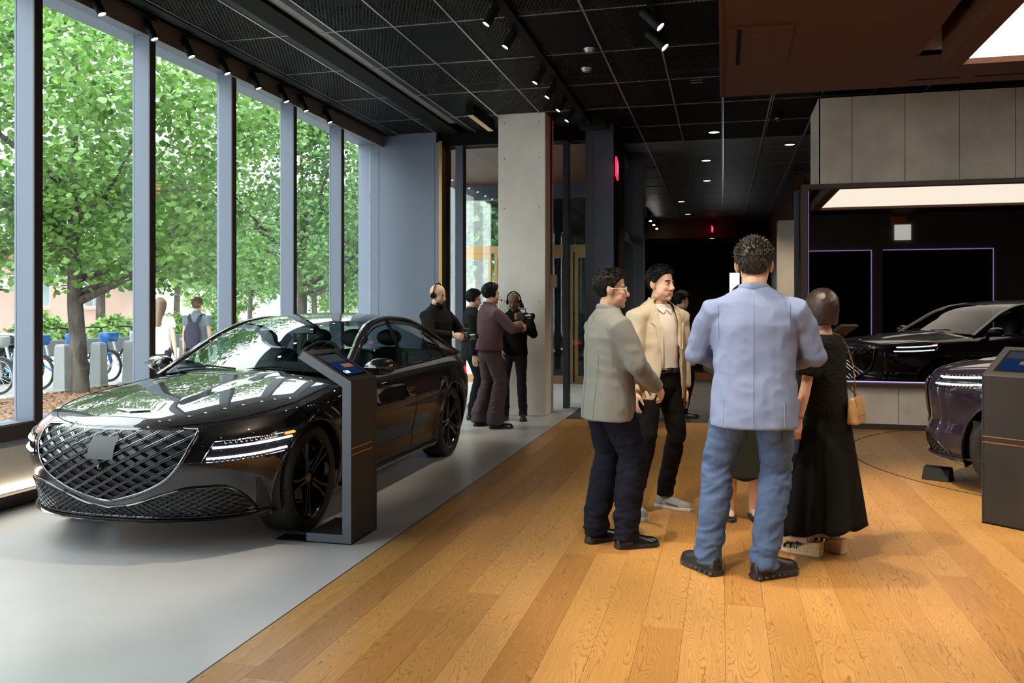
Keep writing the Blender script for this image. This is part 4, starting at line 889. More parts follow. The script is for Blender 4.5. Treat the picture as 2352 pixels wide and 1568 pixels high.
# ================================================================= OUTSIDE
GZ = -0.02
M['sidewalk'] = mat('sidewalk_concrete', (0.52, 0.51, 0.50), 0.8, var=(1.5, 0.12)); M['asphalt'] = mat('asphalt', (0.30, 0.30, 0.31), 0.85, var=(3, 0.15))
M['mulch'] = mat('bark_mulch', (0.22, 0.12, 0.075), 0.9, var=(14, 0.5), bump=(40, 0.6, 0.02))
def leaf_mat(name, c):
    m = bpy.data.materials.new(name); m.use_nodes = True; nt = m.node_tree; b = nt.nodes['Principled BSDF']; L = nt.links.new
    g = nd(nt, 'ShaderNodeNewGeometry'); oi = nd(nt, 'ShaderNodeTexCoord'); nz = nd(nt, 'ShaderNodeTexNoise', Scale=3.5, Detail=4.0); L(oi.outputs['Object'], nz.inputs['Vector'])
    cr = nd(nt, 'ShaderNodeValToRGB'); e = cr.color_ramp.elements; e[0].position = 0.3; e[0].color = (*[x * 0.38 for x in c], 1); e[1].position = 0.7; e[1].color = (*[min(1, x * 1.9) for x in c], 1)
    L(nz.outputs['Fac'], cr.inputs[0]); L(cr.outputs[0], b.inputs['Base Color']); b.inputs['Roughness'].default_value = 0.5
    tr = nd(nt, 'ShaderNodeBsdfTranslucent'); L(cr.outputs[0], tr.inputs['Color']); mx = nd(nt, 'ShaderNodeMixShader'); mx.inputs[0].default_value = 0.45
    o = nt.nodes['Material Output']; L(b.outputs[0], mx.inputs[1]); L(tr.outputs[0], mx.inputs[2]); L(mx.outputs[0], o.inputs[0]); return m
M['leaf'] = leaf_mat('linden_leaf', (0.105, 0.205, 0.048)); M['leaf2'] = leaf_mat('street_tree_leaf', (0.098, 0.19, 0.06)); M['hedge'] = leaf_mat('hedge_leaf', (0.15, 0.25, 0.07))
M['bark'] = mat('tree_bark', (0.05, 0.04, 0.035), 0.9, var=(9, 0.6, (0.018, 0.014, 0.012), (0.13, 0.11, 0.10)), bump=(22, 0.8, 0.02), stretch=(1, 1, 0.25))
sw = struct(boxo('sidewalk', -12.2, -5.62, -14, 60, GZ - 0.1, GZ, M['sidewalk']))
st = struct(boxo('street', -24, -12.2, -14, 70, GZ - 0.12, GZ - 0.03, M['asphalt']))
far_g = struct(boxo('ground_far', -70, -24, -30, 90, GZ - 0.12, GZ, M['sidewalk'])); struct(boxo('ground_entrance', -5.62, -3.9, 17.0, 60, GZ - 0.1, GZ, M['sidewalk']))
T1 = on_z(183, 904, GZ)
bed = struct(boxo('planting_bed', T1[0] - 0.5, T1[0] + 1.75, T1[1] - 6.0, T1[1] + 3.5, GZ - 0.05, GZ + 0.02, M['mulch']))
rb = random.Random(3); g = MB()
for k in range(2600):
    p = Vector((rb.uniform(T1[0] - 0.45, T1[0] + 1.7), rb.uniform(T1[1] - 5.0, T1[1] + 3), GZ + 0.025)); q = Matrix.Translation(p) @ Matrix.Rotation(rb.random() * 6, 4, 'Z') @ Matrix.Rotation(rb.uniform(-.5, .5), 4, 'X')
    g.obox(q, rb.uniform(0.01, 0.02), rb.uniform(0.015, 0.045), 0.003)
g.build('mulch_chips', M['mulch'], bed, kind='stuff')
LEAF = [(0, 0), (0.42, 0.28), (0.40, 0.62), (0, 1.0), (-0.40, 0.62), (-0.42, 0.28)]
def leaves_mesh(pts, sizes, m, rg, droop=0.5):
    n = len(pts); pts = np.array(pts); sz = np.array(sizes)[:, None, None]
    base = np.array([(x, y, -0.12 * (abs(x) * 2) ** 1.5) for x, y in LEAF]); base[:, 1] -= 0.1
    yaw = rg.random(n) * 2 * PI; pit = rg.normal(-droop, 0.55, n); rol = rg.normal(0, 0.5, n)
    cy_, sy = np.cos(yaw), np.sin(yaw); cp, sp = np.cos(pit), np.sin(pit); cr, sr = np.cos(rol), np.sin(rol)
    fx = np.stack([cy_ * cr - sy * sp * sr, sy * cr + cy_ * sp * sr, -cp * sr], 1); fy = np.stack([-sy * cp, cy_ * cp, sp], 1); fz = np.cross(fx, fy)
    V = pts[:, None, :] + sz * (base[None, :, 0:1] * fx[:, None, :] + base[None, :, 1:2] * fy[:, None, :] + base[None, :, 2:3] * fz[:, None, :])
    V = V.reshape(-1, 3); F = np.array([(0, 1, 2, 3), (0, 3, 4, 5)]); F = (F[None] + (np.arange(n) * 6)[:, None, None]).reshape(-1, 4)
    me = bpy.data.meshes.new('leaves'); me.vertices.add(len(V)); me.vertices.foreach_set('co', V.ravel()); me.loops.add(F.size); me.loops.foreach_set('vertex_index', F.ravel().astype(np.int32))
    me.polygons.add(len(F)); me.polygons.foreach_set('loop_start', np.arange(0, F.size, 4, dtype=np.int32)); me.materials.append(m); me.update(calc_edges=True); return me
def street_tree(label, loc, h, r, fork, nleaf, ls, seed, m, group=None, trunk=0.14, zlow=1.9, single=0, name='street_tree'):
    rg = np.random.default_rng(seed); t = thing(name, label, 'tree', loc, 0, group); g = MB()
    lean = rg.normal(0, 0.05, 2); g.tube([(0, 0, -0.05), (lean[0] * .3, lean[1] * .3, fork * .5), (lean[0], lean[1], fork), (lean[0] * 1.3, lean[1] * 1.3, fork + (h - fork) * 0.4), (lean[0], 0, h * 0.86)], [trunk * 1.25, trunk, trunk * .92, trunk * .5, 0.02], 10)
    tips = []; nb_ = 9
    for k in range(nb_):
        a = 2 * PI * k / nb_ + rg.normal(0, .3); z0 = fork + (h * 0.55 - fork) * (k / nb_) * rg.uniform(.6, 1.1); rr = r * rg.uniform(.6, .95); z1 = z0 + rg.uniform(.5, 1.0) * rr * .9
        p0 = np.array([lean[0] * z0 / fork * .7, lean[1] * z0 / fork * .7, z0]); p2 = np.array([rr * math.cos(a), rr * math.sin(a), z1]); p1 = (p0 + p2) / 2 + np.array([0, 0, -0.12 * rr])
        g.tube([p0, p1, p2], [trunk * .55, trunk * .3, 0.015], 6); tips.append((p0, p1, p2))
        for q in range(3):
            b0 = p1 + (p2 - p1) * rg.random(); b1 = b0 + rg.normal(0, 1, 3) * np.array([.7, .7, .5]) * r * .35; g.tube([b0, b1], [trunk * .16, 0.008], 5)
    g.build('trunk', M['bark'], t, smooth=60)
    # leaf sprays gathered in clumps through the crown
    nc = 110; th = rg.random(nc) * 2 * PI; zz = rg.random(nc); rad = r * np.sqrt(rg.random(nc)) * np.sqrt(np.clip(1 - ((zz - .38) / .64) ** 2, .05, 1)); cen = np.stack([rad * np.cos(th), rad * np.sin(th), zlow + .35 + (h - zlow - .2) * zz], 1)
    ci = rg.integers(0, nc, nleaf); P = cen[ci] + rg.normal(0, 1, (nleaf, 3)) * np.array([.42, .42, .30]) * (r / 3.0) ** .5; P = P[P[:, 2] > zlow - .1]
    me = leaves_mesh(P, rg.uniform(.75, 1.3, len(P)) * ls, m, rg); link('foliage', me, t, kind='stuff')
    if single:
        wp = np.array(loc); d = np.linalg.norm(P + wp - np.array([-5.4, 5, 2.5]), axis=1); order = np.argsort(d)[:single]; lm = leaves_mesh([(0, 0, 0)], [ls * 1.15], m, rg)
        for i in order: link('leaf', lm, t, tuple(P[i] + rg.normal(0, .06, 3)), (rg.normal(0, .6), rg.normal(0, .6), rg.random() * 6))
    return t
street_tree('big leafy street tree with forked bark trunk growing from the mulch bed', (T1[0], T1[1], GZ), 7.3, 3.5, 1.62, 22000, 0.115, 5, M['leaf'], single=280)
street_tree('leafy street tree beside the far left parked car', (T1[0] - 1.2, T1[1] - 8.2, GZ), 6.5, 2.8, 2.0, 8000, 0.125, 8, M['leaf'])
street_tree('slim street tree standing beyond the sidewalk pedestrians', (T1[0], T1[1] + 8.2, GZ), 6.9, 3.3, 1.9, 15000, 0.12, 12, M['leaf2'])
street_tree('pale green street tree farther along the sidewalk', (T1[0] + 0.1, T1[1] + 16.5, GZ), 7.0, 3.5, 2.0, 12000, 0.14, 15, M['leaf2'])
street_tree('small tree growing behind the hedge by the pink building', (*on_z(405, 775, 0)[:2], 0.3), 7.0, 3.4, 2.2, 8000, 0.16, 21, M['leaf2'], zlow=2.4, trunk=0.16)
for k, (x, y) in enumerate(((-24.5, 8), (-25.5, 50), (-17, 50), (-7.0, 24.2), (-35, 58), (-11, 44), (-25, 30))):
    street_tree(['tall tree behind the hedge near the wall lamp', 'tree at the end of the hedge', 'large tree by the distant street corner', 'leafy tree close to the entrance doors', 'distant pale tree past the street corner', 'tree beyond the entrance doors', 'bushy tree between hedge and pink wall'][k], (x, y, 0), *((8.0, 4.2, 2.3) if k != 3 else (6.0, 1.9, 2.0)), 7000 if k != 3 else 3500, 0.23, 40 + k, M['leaf2'], zlow=2.4, trunk=0.18)
# hedge in a low dark planter wall
pw_ = tag(boxo('planter_wall', -21.4, -21.0, 4, 40, GZ, 0.45, mat('planter_dark', (0.06, 0.06, 0.07), 0.6)), 'long low dark planter wall under the hedge', 'planter wall')
rg = np.random.default_rng(2)
for k in range(9):
    y = 6 + 3.6 * k; hd = thing('hedge_bush', 'rounded green hedge bush behind the low planter wall', 'bush', (-22.35, y, -0.02), 0, 'hedge bushes above the planter')
    n = 1500; th = rg.random(n) * 2 * PI; cz_ = rg.random(n); rr = np.sqrt(1 - cz_ ** 2) * rg.uniform(.75, 1.05, n); hh = rg.uniform(1.0, 1.3)
    P = np.stack([rr * np.cos(th) * .66, rr * np.sin(th) * 1.62, 0.05 + cz_ * (hh + .2) * rg.uniform(.8, 1.05, n)], 1); link('foliage', leaves_mesh(P, rg.uniform(.1, .2, n), M['hedge'], rg), hd, kind='stuff')
    MB().ell((0, 0, .25), (.6, 1.45, .8), 14, 8).build('inner_mass', M['hedge'], hd)
# pink building
pk = mat('pink_stucco', (0.66, 0.44, 0.39), 0.85, var=(0.6, 0.08)); rd = mat('red_fascia', (0.52, 0.17, 0.13), 0.8); wg = mat('far_window', (0.25, 0.30, 0.35), 0.15); wf_ = mat('far_window_frame', (0.75, 0.73, 0.7), 0.6)
bl = thing('pink_building', 'low pink stucco building with a red roof band beyond the hedge', 'building', (-30, 0, 0))
boxo('wall', -6, 0, -10, 39, -0.1, 3.6, pk, bl); boxo('roof_band', -6.1, 0.12, -10.1, 39.1, 3.6, 4.25, rd, bl); boxo('pier', 0, 0.25, 10.0, 13.0, 0, 3.6, rd, bl)
for k in range(13):
    y = -6 + 3.4 * k
    wn_ = boxo('window', 0.0, 0.06, y, y + 1.3, 1.55, 2.75, wf_, bl); boxo('pane', 0.06, 0.08, y + .08, y + .6, 1.63, 2.67, wg, wn_); boxo('pane', 0.06, 0.08, y + .7, y + 1.22, 1.63, 2.67, wg, wn_); boxo('sill', 0, 0.18, y - .08, y + 1.38, 1.43, 1.55, pk, wn_)
b2 = thing('brick_block', 'tall pinkish brick block rising behind the pink building', 'building', (-38.5, 0, 0)); boxo('wall', -12, 0, -12, 26, 0, 15, mat('brick_far', (0.50, 0.30, 0.25), .9, var=(6, .1)), b2)
for zz in range(4):
    for k in range(10):
        y = -10 + 3.5 * k; w_ = boxo('window', 0.0, 0.05, y, y + 1.5, 4.6 + 2.7 * zz, 6.2 + 2.7 * zz, wf_, b2); boxo('pane', 0.05, 0.07, y + .1, y + 1.4, 4.7 + 2.7 * zz, 6.1 + 2.7 * zz, wg, w_)
wl_ = thing('globe_lamp', 'white globe wall lamp on the pink building', 'lamp', (-29.5, on_x(12, 652, -29.5)[1], on_x(12, 652, -29.5)[2])); MB().ell((0, 0, 0), (.22, .22, .22), 14, 10).build('globe', mat('globe_white', (.9, .9, .88), .3), wl_, smooth=80); boxo('bracket', -0.22, 0, -.05, .05, -.28, -.2, M['black'], wl_)
b3 = thing('pale_apartment_block', 'hazy pale apartment block closing the far end of the street', 'building', (-22, 74, 0)); boxo('wall', -26, 14, 0, 6, 0, 13, mat('pale_block', (.50, .52, .50), .9, var=(.3, .1)), b3)
for zz in range(4):
    for q in range(12): w_ = boxo('window', -24 + 3.1 * q, -22.4 + 3.1 * q, -.05, 0, 1.5 + 2.9 * zz, 3.1 + 2.9 * zz, wg, b3)
for q, (x, y) in enumerate(((-15, 60), (-23.6, 62), (-32, 69), (-41, 64))): street_tree(['hazy round tree at the street end', 'hazy wide tree before the pale block', 'hazy tree left of the pale block', 'hazy narrow tree at the street end'][q], (x, y, 0), 9, 4.2, 2.0, 6000, 0.28, 70 + q, M['hedge'], zlow=1.2)
# neighbouring facade seen through the entrance
nb_o = thing('white_shopfront', 'white and blue shopfront across from the entrance doors', 'building', (-8.2, 38, 0)); boxo('wall', -5, 4.2, 0, 1, 0, 12, mat('shop_white', (.16, .22, .30), .6), nb_o)
for k in range(4): boxo('shop_window', -3.6 + 1.8 * k, -2.1 + 1.8 * k, -0.05, 0, .6, 3.0, wg, nb_o)
boxo('shop_sign', -3.8, 3.4, -0.12, 0, 3.3, 3.9, mat('sign_blue', (.1, .25, .5), .5), nb_o)
# docked hire bikes
bb_ = mat('bike_blue', (0.03, 0.18, 0.62), 0.35); bs = mat('bike_silver', (0.62, 0.64, 0.66), 0.35, 0.4); bk = mat('bike_tyre', (0.03, 0.03, 0.03), .7); dk = mat('dock_grey', (0.33, 0.34, 0.36), .5)
bike_txt = text_mesh('citi bike', 0.075, mat('bike_lettering', (.9, .9, .92), .4))
def bike(loc, rz, col_, label):
    b = thing('hire_bike', label, 'bicycle', loc, rz, None)
    for nm, x in (('front_wheel', 0.0), ('rear_wheel', -1.08)):
        g = MB(); g.tube([(x + .30 * math.cos(a), 0, .335 + .30 * math.sin(a)) for a in np.linspace(0, 2 * PI, 33)[:-1]], .026, 8, closed=True); w_ = g.build(nm, bk, b, smooth=80)
        g = MB(); g.tube([(x + .275 * math.cos(a), 0, .335 + .275 * math.sin(a)) for a in np.linspace(0, 2 * PI, 33)[:-1]], .012, 6, closed=True)
        for k in range(14): g.tube([(x, .02 * (-1) ** k, .335), (x + .275 * math.cos(k * PI / 7), 0, .335 + .275 * math.sin(k * PI / 7))], .0025, 4)
        g.cyl((x, -.05, .335), (x, .05, .335), .03, n=10); g.build('spokes', bs, w_)
        g = MB(); arc = np.linspace(.15 * PI, .95 * PI, 16) if x < 0 else np.linspace(.2 * PI, 1.12 * PI, 16); g.grid([[(x + .345 * math.cos(a), y_, .335 + .345 * math.sin(a)) for y_ in (-.04, 0, .04)] for a in arc]); g.build('mudguard', bk, b, solid=.004)
    g = MB(); g.tube([(-.16, 0, .98), (-.2, 0, .78), (-.42, 0, .38), (-.58, 0, .30)], [(.055, .04)] * 4, 10); fr = g.build('down_tube', col_, b, smooth=60)
    t = link('lettering', bike_txt, fr, (-.50, -.046, .34), None); t.rotation_euler = (PI / 2, -R(60), 0)
    g = MB(); g.tube([(-.17, 0, .95), (-.05, .0, .68), (-.0, .07, .335)], [.042, .036, .02], 8); g.build('fork', col_, b, smooth=60)
    g = MB(); g.tube([(-.58, 0, .30), (-.74, 0, .88)], .026, 8); g.build('seat_tube', bs, b, smooth=60)
    g = MB(); g.tube([(-.58, 0, .30), (-.85, .05, .42), (-1.08, .07, .335)], .024, 8); g.build('chain_guard', col_, b, smooth=60)
    g = MB(); g.tube([(-.88, 0, .90), (-.76, 0, .92), (-.60, 0, .90)], [(.09, .03), (.07, .035), (.03, .02)], 10, up=(0, 0, 1)); g.build('saddle', bk, b, smooth=60)
    g = MB(); g.tube([(-.16, 0, .98), (-.22, 0, 1.12)], .018, 8); g.tube([(-.36, -.30, 1.12), (-.24, -.2, 1.14), (-.2, 0, 1.12), (-.24, .2, 1.14), (-.36, .30, 1.12)], .014, 8); g.build('handlebar', bk, b, smooth=60)
    g = MB(); rr = []
    for z, k in ((.84, .8), (.90, .95), (1.0, 1.0), (1.03, .9)): rr.append([(-.0 + .16 * k * math.copysign(abs(math.cos(a)) ** .6, math.cos(a)), .17 * k * math.copysign(abs(math.sin(a)) ** .6, math.sin(a)), z) for a in np.linspace(0, 2 * PI, 25)[:-1]])
    g.rings(rr); g.build('front_basket', col_, b, smooth=50)
    return b
def dock(loc, rz, label):
    d = thing('bike_dock', label, 'dock', loc, rz, 'bike docks on the sidewalk'); g = MB(); rr = [[(x * k, y * k, z) for x, y in ((-.13, -.11), (.13, -.11), (.13, .11), (-.13, .11))] for z, k in ((0, 1.15), (.05, 1.0), (.82, .85), (.86, .7))]
    g.rings(rr); g.build('post', dk, d, bevel=.012); boxo('slot', -.13, -.11, -.03, .03, .45, .8, M['black'], d); boxo('foot_plate', -.16, .3, -.2, .2, 0, .02, dk, d); return d
D0 = on_z(165, 893, GZ); dx = D0[0] - 0.35
blab = ['silver hire bike docked beside the parked dark car', 'silver hire bike docked near the window mullion', 'blue hire bike half behind the tree trunk', 'blue hire bike docked right of the tree trunk', 'blue hire bike in the dock after the tree trunk', 'white hire bike at the end of the docks', 'silver hire bike in the far dock']
for k in range(7):
    y = D0[1] - 2.25 + 0.92 * k; dock((dx + 0.52, y, GZ), 0, 'grey tapered bike dock post on the sidewalk')
    bike((dx, y, GZ + 0.0), R(8 - 3 * k), bs if k in (0, 1, 5, 6) else bb_, blab[k])
# parked dark SUV at the kerb and a far white van
c2 = copy_tree(suv); c2.location = (-15.2, 15.4, GZ - 0.03); c2.rotation_euler = (0, 0, R(180)); c2['label'] = 'dark SUV parked at the kerb behind the hire bikes'
vn = thing('parked_van', 'white delivery van parked far down the street', 'van', (-16.5, 37, GZ)); g = MB(); g.prism([(0, .35), (5.2, .35), (5.2, 2.3), (1.6, 2.35), (.9, 1.5), (0, 1.2)], 1.9, Matrix.Rotation(PI / 2, 4, 'Z') @ Matrix.Rotation(PI / 2, 4, 'X')); g.build('body', mat('van_white', (.8, .8, .82), .4), vn, bevel=.06)
boxo('windshield', 0.2, 1.7, 0.75, 1.3, 1.5, 2.2, M['lens'], vn)
for y in (1.0, 4.2):
    for x in (0.05, 1.85): MB().cyl((x - .1, y, .35), (x + .1, y, .35), .35, n=20).build('wheel', bk, vn)
# ================================================================= PEOPLE
def skin_mat(name, c): 
    m = mat(name, c, 0.5, var=(9, 0.10)); m.node_tree.nodes['Principled BSDF'].inputs['Subsurface Weight'].default_value = 0.12; m.node_tree.nodes['Principled BSDF'].inputs['Subsurface Radius'].default_value = (0.01, 0.004, 0.002); m.node_tree.nodes['Principled BSDF'].inputs['Subsurface Scale'].default_value = 0.5; return m
SK = skin_mat('skin_light', (0.62, 0.37, 0.26)); SK2 = skin_mat('skin_warm', (0.66, 0.40, 0.29)); SKD = skin_mat('skin_deep', (0.14, 0.066, 0.042))
HB = mat('hair_black', (0.008, 0.007, 0.007), 0.6, spec=.2, bump=(160, 0.5, 0.004), stretch=(1, 1, 0.2)); HBR = mat('hair_dark_brown', (0.035, 0.020, 0.015), 0.35, bump=(140, 0.5, 0.004), stretch=(1, 1, 0.15)); HG = mat('hair_salt_brown', (0.032, 0.026, 0.022), 0.55, bump=(160, 0.5, 0.004)); HLB = mat('hair_light_brown', (0.13, 0.08, 0.05), 0.5)
EYEW = mat('eye_white', (0.8, 0.78, 0.75), 0.2); EYED = mat('eye_dark', (0.015, 0.01, 0.008), 0.1); LIP = mat('lips', (0.45, 0.17, 0.14), 0.45); LIPD = mat('lips_deep', (0.11, 0.04, 0.035), 0.45)
def cloth(name, c, sc=350, amt=0.12, rough=0.9, sheen=0.0): return mat(name, c, rough, var=(sc, amt), bump=(sc, 0.12, 0.002), sheen=sheen, spec=0.12)
def remesh(mb, voxel, it, dec=1.0):
    o = bpy.data.objects.new('tmp', mesh_from(mb.v, mb.f)); COL.objects.link(o)
    m = o.modifiers.new('r', 'REMESH'); m.mode = 'VOXEL'; m.voxel_size = voxel
    m = o.modifiers.new('s', 'SMOOTH'); m.factor = 0.5; m.iterations = it
    if dec < 1: m = o.modifiers.new('d', 'DECIMATE'); m.ratio = dec
    me = bpy.data.meshes.new_from_object(o.evaluated_get(bpy.context.evaluated_depsgraph_get())); old = o.data; bpy.data.objects.remove(o); bpy.data.meshes.remove(old); return me
def folds(me, amp, freq=(9, 9, 5), seed=0, zones=()):
    n = len(me.vertices); co = np.empty(n * 3); me.vertices.foreach_get('co', co); co = co.reshape(-1, 3); no = np.empty(n * 3); me.vertices.foreach_get('normal', no); no = no.reshape(-1, 3)
    A = np.full(n, amp)
    for (c, r, a) in zones: A += a * np.exp(-((co - np.array(c)) ** 2).sum(1) / (r * r))
    nn = noise.noise
    d = np.array([0.6 * nn(Vector((p[0] * freq[0] + seed, p[1] * freq[1], p[2] * freq[2]))) + 0.9 * (0.35 - abs(nn(Vector(((p[0] + .35 * p[2]) * freq[0] * 1.1, p[1] * freq[1] * 1.1 + seed, (p[2] - .4 * p[0]) * freq[2] * 1.7))))) for p in co])
    co = co + no * (A * d)[:, None]; me.vertices.foreach_set('co', co.ravel()); me.update()
def cut(me, pred):
    bm = bmesh.new(); bm.from_mesh(me); bmesh.ops.delete(bm, geom=[f for f in bm.faces if pred(f.calc_center_median(), f.normal)], context='FACES')
    bv = [v for v in bm.verts if v.is_boundary]
    for _ in range(10):
        nw = {}
        for v in bv:
            nb = [e.other_vert(v).co for e in v.link_edges if e.is_boundary]
            if len(nb) == 2: nw[v] = (v.co * 2 + nb[0] + nb[1]) / 4
        for v, c in nw.items(): v.co = c
    bm.to_mesh(me); bm.free(); me.update()
def ik(a, b, l1, l2, pole):
    a, b, pole = Vector(a), Vector(b), Vector(pole); d = b - a; L = min(d.length, (l1 + l2) * 0.999); d.normalize(); x = (l1 * l1 - l2 * l2 + L * L) / (2 * L); h = math.sqrt(max(0, l1 * l1 - x * x))
    p = pole - d * pole.dot(d); p.normalize(); return a + d * x + p * h, a + d * L
def finish(me, m, name, parent, thick=0):
    me.materials.clear(); me.materials.append(m); me.shade_smooth(); o = link(name, me, parent)
    if thick: q = o.modifiers.new('solid', 'SOLIDIFY'); q.thickness = thick; q.offset = 1
    return o
def add_hand(mb, w, d, n, t, k, curl=0.5, thumb=0.6, spread=0.0):
    """w wrist, d finger direction, n palm normal (palm faces n), t direction to the thumb side"""
    w, d, n, t = Vector(w), Vector(d).normalized(), Vector(n), Vector(t); n = (n - d * n.dot(d)).normalized(); t2 = d.cross(n); t = t2 if t2.dot(t) > 0 else -t2
    rr = []
    for s, wd, th in ((-0.012, 0.026, 0.020), (0.015, 0.032, 0.019), (0.05, 0.040, 0.017), (0.088, 0.040, 0.013), (0.096, 0.036, 0.009)):
        c = w + d * s * k; rr.append([c + t * (wd * k * math.cos(2 * PI * j / 12)) + n * (th * k * math.sin(2 * PI * j / 12)) for j in range(12)])
    mb.rings(rr)
    for i, L in enumerate((0.070, 0.080, 0.074, 0.058)):
        off = (0.030 - 0.0205 * i) * k; p = w + d * (0.085 * k) + t * off; dd = (d + t * (0.10 - 0.07 * i) * (0.3 + spread)).normalized(); pts = [p]; cur = dd
        for q, fr in enumerate((0.45, 0.32, 0.23)):
            ang = curl * (0.7, 1.0, 0.7)[q]; cur = (cur * math.cos(ang) + n * math.sin(ang)).normalized(); n_ = n; p = p + cur * (L * fr * k); pts.append(p)
        mb.tube(pts, [0.0088 * k, 0.0086 * k, 0.0078 * k, 0.0062 * k], 7); mb.ell(pts[-1], (0.0062 * k,) * 3, 6, 5)
    p = w + d * (0.022 * k) + t * (0.026 * k); c1 = (d * 0.75 + t * 0.75 * (1 - thumb * .6) + n * 0.45).normalized(); p1 = p + c1 * (0.036 * k); c2 = (d * 0.85 + n * thumb * 0.7 + t * 0.1).normalized(); p2 = p1 + c2 * (0.030 * k); p3 = p2 + c2 * (0.022 * k)
    mb.tube([p, p1, p2, p3], [0.014 * k, 0.0115 * k, 0.0098 * k, 0.007 * k], 8); mb.ell(p3, (0.007 * k,) * 3, 6, 5)
def add_head(mb, Mh, k, female=False, round_=1.0):
    def E(c, r): mb.ell(Mh @ Vector([x * k for x in c]), [x * k for x in r], 18, 14, Mh.to_3x3().to_4x4())
    E((0, -0.012, 0.035), (0.075 * round_, 0.096, 0.090)); E((0, 0.020, -0.030), (0.064 * round_, 0.074, 0.092)); E((0, 0.030, -0.078), (0.053 * round_, 0.056, 0.042)); E((0, 0.068, -0.103), (0.022, 0.020, 0.017))
    E((0, 0.072, 0.018), (0.050, 0.018, 0.012)); E((0.034, 0.052, -0.034), (0.028, 0.032, 0.030)); E((-0.034, 0.052, -0.034), (0.028, 0.032, 0.030)); E((0, 0.035, -0.055), (0.056 * round_, 0.052, 0.05))
    for s in (1, -1):
        E((s * 0.048, 0.0, -0.080), (0.016, 0.036, 0.026)); E((s * 0.0745 * round_, -0.010, -0.012), (0.010, 0.020, 0.030)); E((s * 0.082 * round_, -0.018, -0.004), (0.006, 0.016, 0.026)); E((s * 0.013, 0.092, -0.043), (0.009, 0.010, 0.008))
    mb.tube([Mh @ Vector((0, y * k, z * k)) for y, z in ((0.082, 0.012), (0.096, -0.015), (0.108, -0.036), (0.103, -0.046))], [0.008 * k, 0.0095 * k, 0.0125 * k, 0.009 * k], 8)
    E((0, 0.082, -0.062), (0.022, 0.009, 0.007)); E((0, 0.080, -0.076), (0.018, 0.010, 0.008))
    for s in (1, -1): E((s * 0.040, 0.030, -0.055), (0.027, 0.044, 0.040)); E((s * 0.024, 0.060, -0.070), (0.026, 0.024, 0.030))
def hair(style, Mh, k, m, parent, seed=0):
    g = MB(); rg = random.Random(seed)
    if style == 'none': return
    c = Vector((0, -0.012, 0.035)); r = (0.078, 0.100, 0.093); nu, nv = 64, 40
    line = pchip([0, 35, 60, 80, 95, 112, 140, 180], {'short': [.075, .068, .040, .000, -.010, -.055, -.080, -.088], 'spiky': [.075, .068, .040, .000, -.010, -.055, -.075, -.080], 'buzz': [.07, .065, .04, .0, -.01, -.05, -.075, -.08], 'bob': [.070, .055, .010, -.060, -.075, -.08, -.085, -.09], 'long': [.072, .06, .01, -.10, -.2, -.25, -.27, -.28]}[style])
    th0 = {'short': .12, 'spiky': .13, 'buzz': .04, 'bob': .27, 'long': .17}[style]; P = []
    for i in range(nv + 1):
        t = PI * i / nv; row = []
        for j in range(nu):
            a = 2 * PI * j / nu; d = Vector((math.sin(a) * math.sin(t), math.cos(a) * math.sin(t), math.cos(t))); az = abs(math.degrees(math.atan2(d.x, d.y))); zl = float(line(az)); p = Vector((d.x * r[0], d.y * r[1], d.z * r[2])) + c
            if style in ('bob', 'long') and p.z < 0.03:   # hang straight down below the widest ring
                tt = (0.03 - p.z) / 0.09; w_ = math.sqrt(max(0, 1 - ((0.03 - c.z) / r[2]) ** 2)); h_ = Vector((d.x, d.y, 0)); h_ = h_.normalized() if h_.length > 1e-4 else Vector((0, -1, 0))
                drop = {'bob': .105, 'long': .30}[style]; f_ = min(1.0, tt); zz = 0.03 - drop * f_ if f_ < 1 else 0.03 - drop; infl = 1.0 - .18 * f_ ** 2 if style == 'bob' else 1 - .25 * f_
                p = Vector((h_.x * r[0] * w_ * infl, h_.y * r[1] * w_ * infl, zz)) + Vector((0, c.y, 0)); 
                if style == 'long' and d.y < .2: p.y -= .075 * f_
                if tt > 1: p = Vector((p.x * max(0, 2 - tt * 1.0), (p.y) * max(0, 2 - tt), zz))
            mk = float(smooth01((p.z - zl) / .014 + .5)); th = th0 * (.45 + .55 * float(smooth01((p.z + .02) / .10))) if style in ('short', 'spiky') else th0
            nz = noise.noise(Vector((d.x * 9 + seed, d.y * 9, d.z * 5))) * .05 + noise.noise(Vector((d.x * 30, d.y * 30 + seed, d.z * 14))) * .02
            row.append(Mh @ ((c + (p - c) * (1 + (th + nz) * mk - .10 * (1 - mk))) * k))
        P.append(row)
    g.rings(P, False)
    if style in ('short', 'spiky'):
        n = 1500 if style == 'spiky' else 1300
        for q in range(n):
            a = rg.random() * 2 * PI; cz_ = rg.uniform(-.75, 1); s_ = math.sqrt(1 - cz_ * cz_); d = Vector((math.sin(a) * s_, math.cos(a) * s_, cz_)); p = Vector((d.x * r[0], d.y * r[1], d.z * r[2])) + c; az = abs(math.degrees(math.atan2(d.x, d.y)))
            if p.z < float(line(az)) + .010: continue
            up_ = float(smooth01((p.z + .02) / .10)); p = c + (p - c) * (1 + th0 * (.35 + .5 * up_))
            if style == 'spiky': dr = (d * (.30 + .65 * up_) + Vector((rg.gauss(0, .22), rg.gauss(0, .22) + .15, .25 * up_ - .55 * (1 - up_)))).normalized()
            else: dr = (d * .28 + Vector((rg.gauss(0, .2), rg.gauss(0, .2) + .55 * up_, .12 * up_ - .75 * (1 - up_)))).normalized()
            L = rg.uniform(.014, .030 if style == 'spiky' else .024) * (.35 + .65 * up_)
            g.tube([Mh @ (p * k), Mh @ ((p + dr * L * .6) * k), Mh @ ((p + dr * L + Vector((0, 0, -.004))) * k)], [.0032 * k, .0024 * k, .0006], 3)
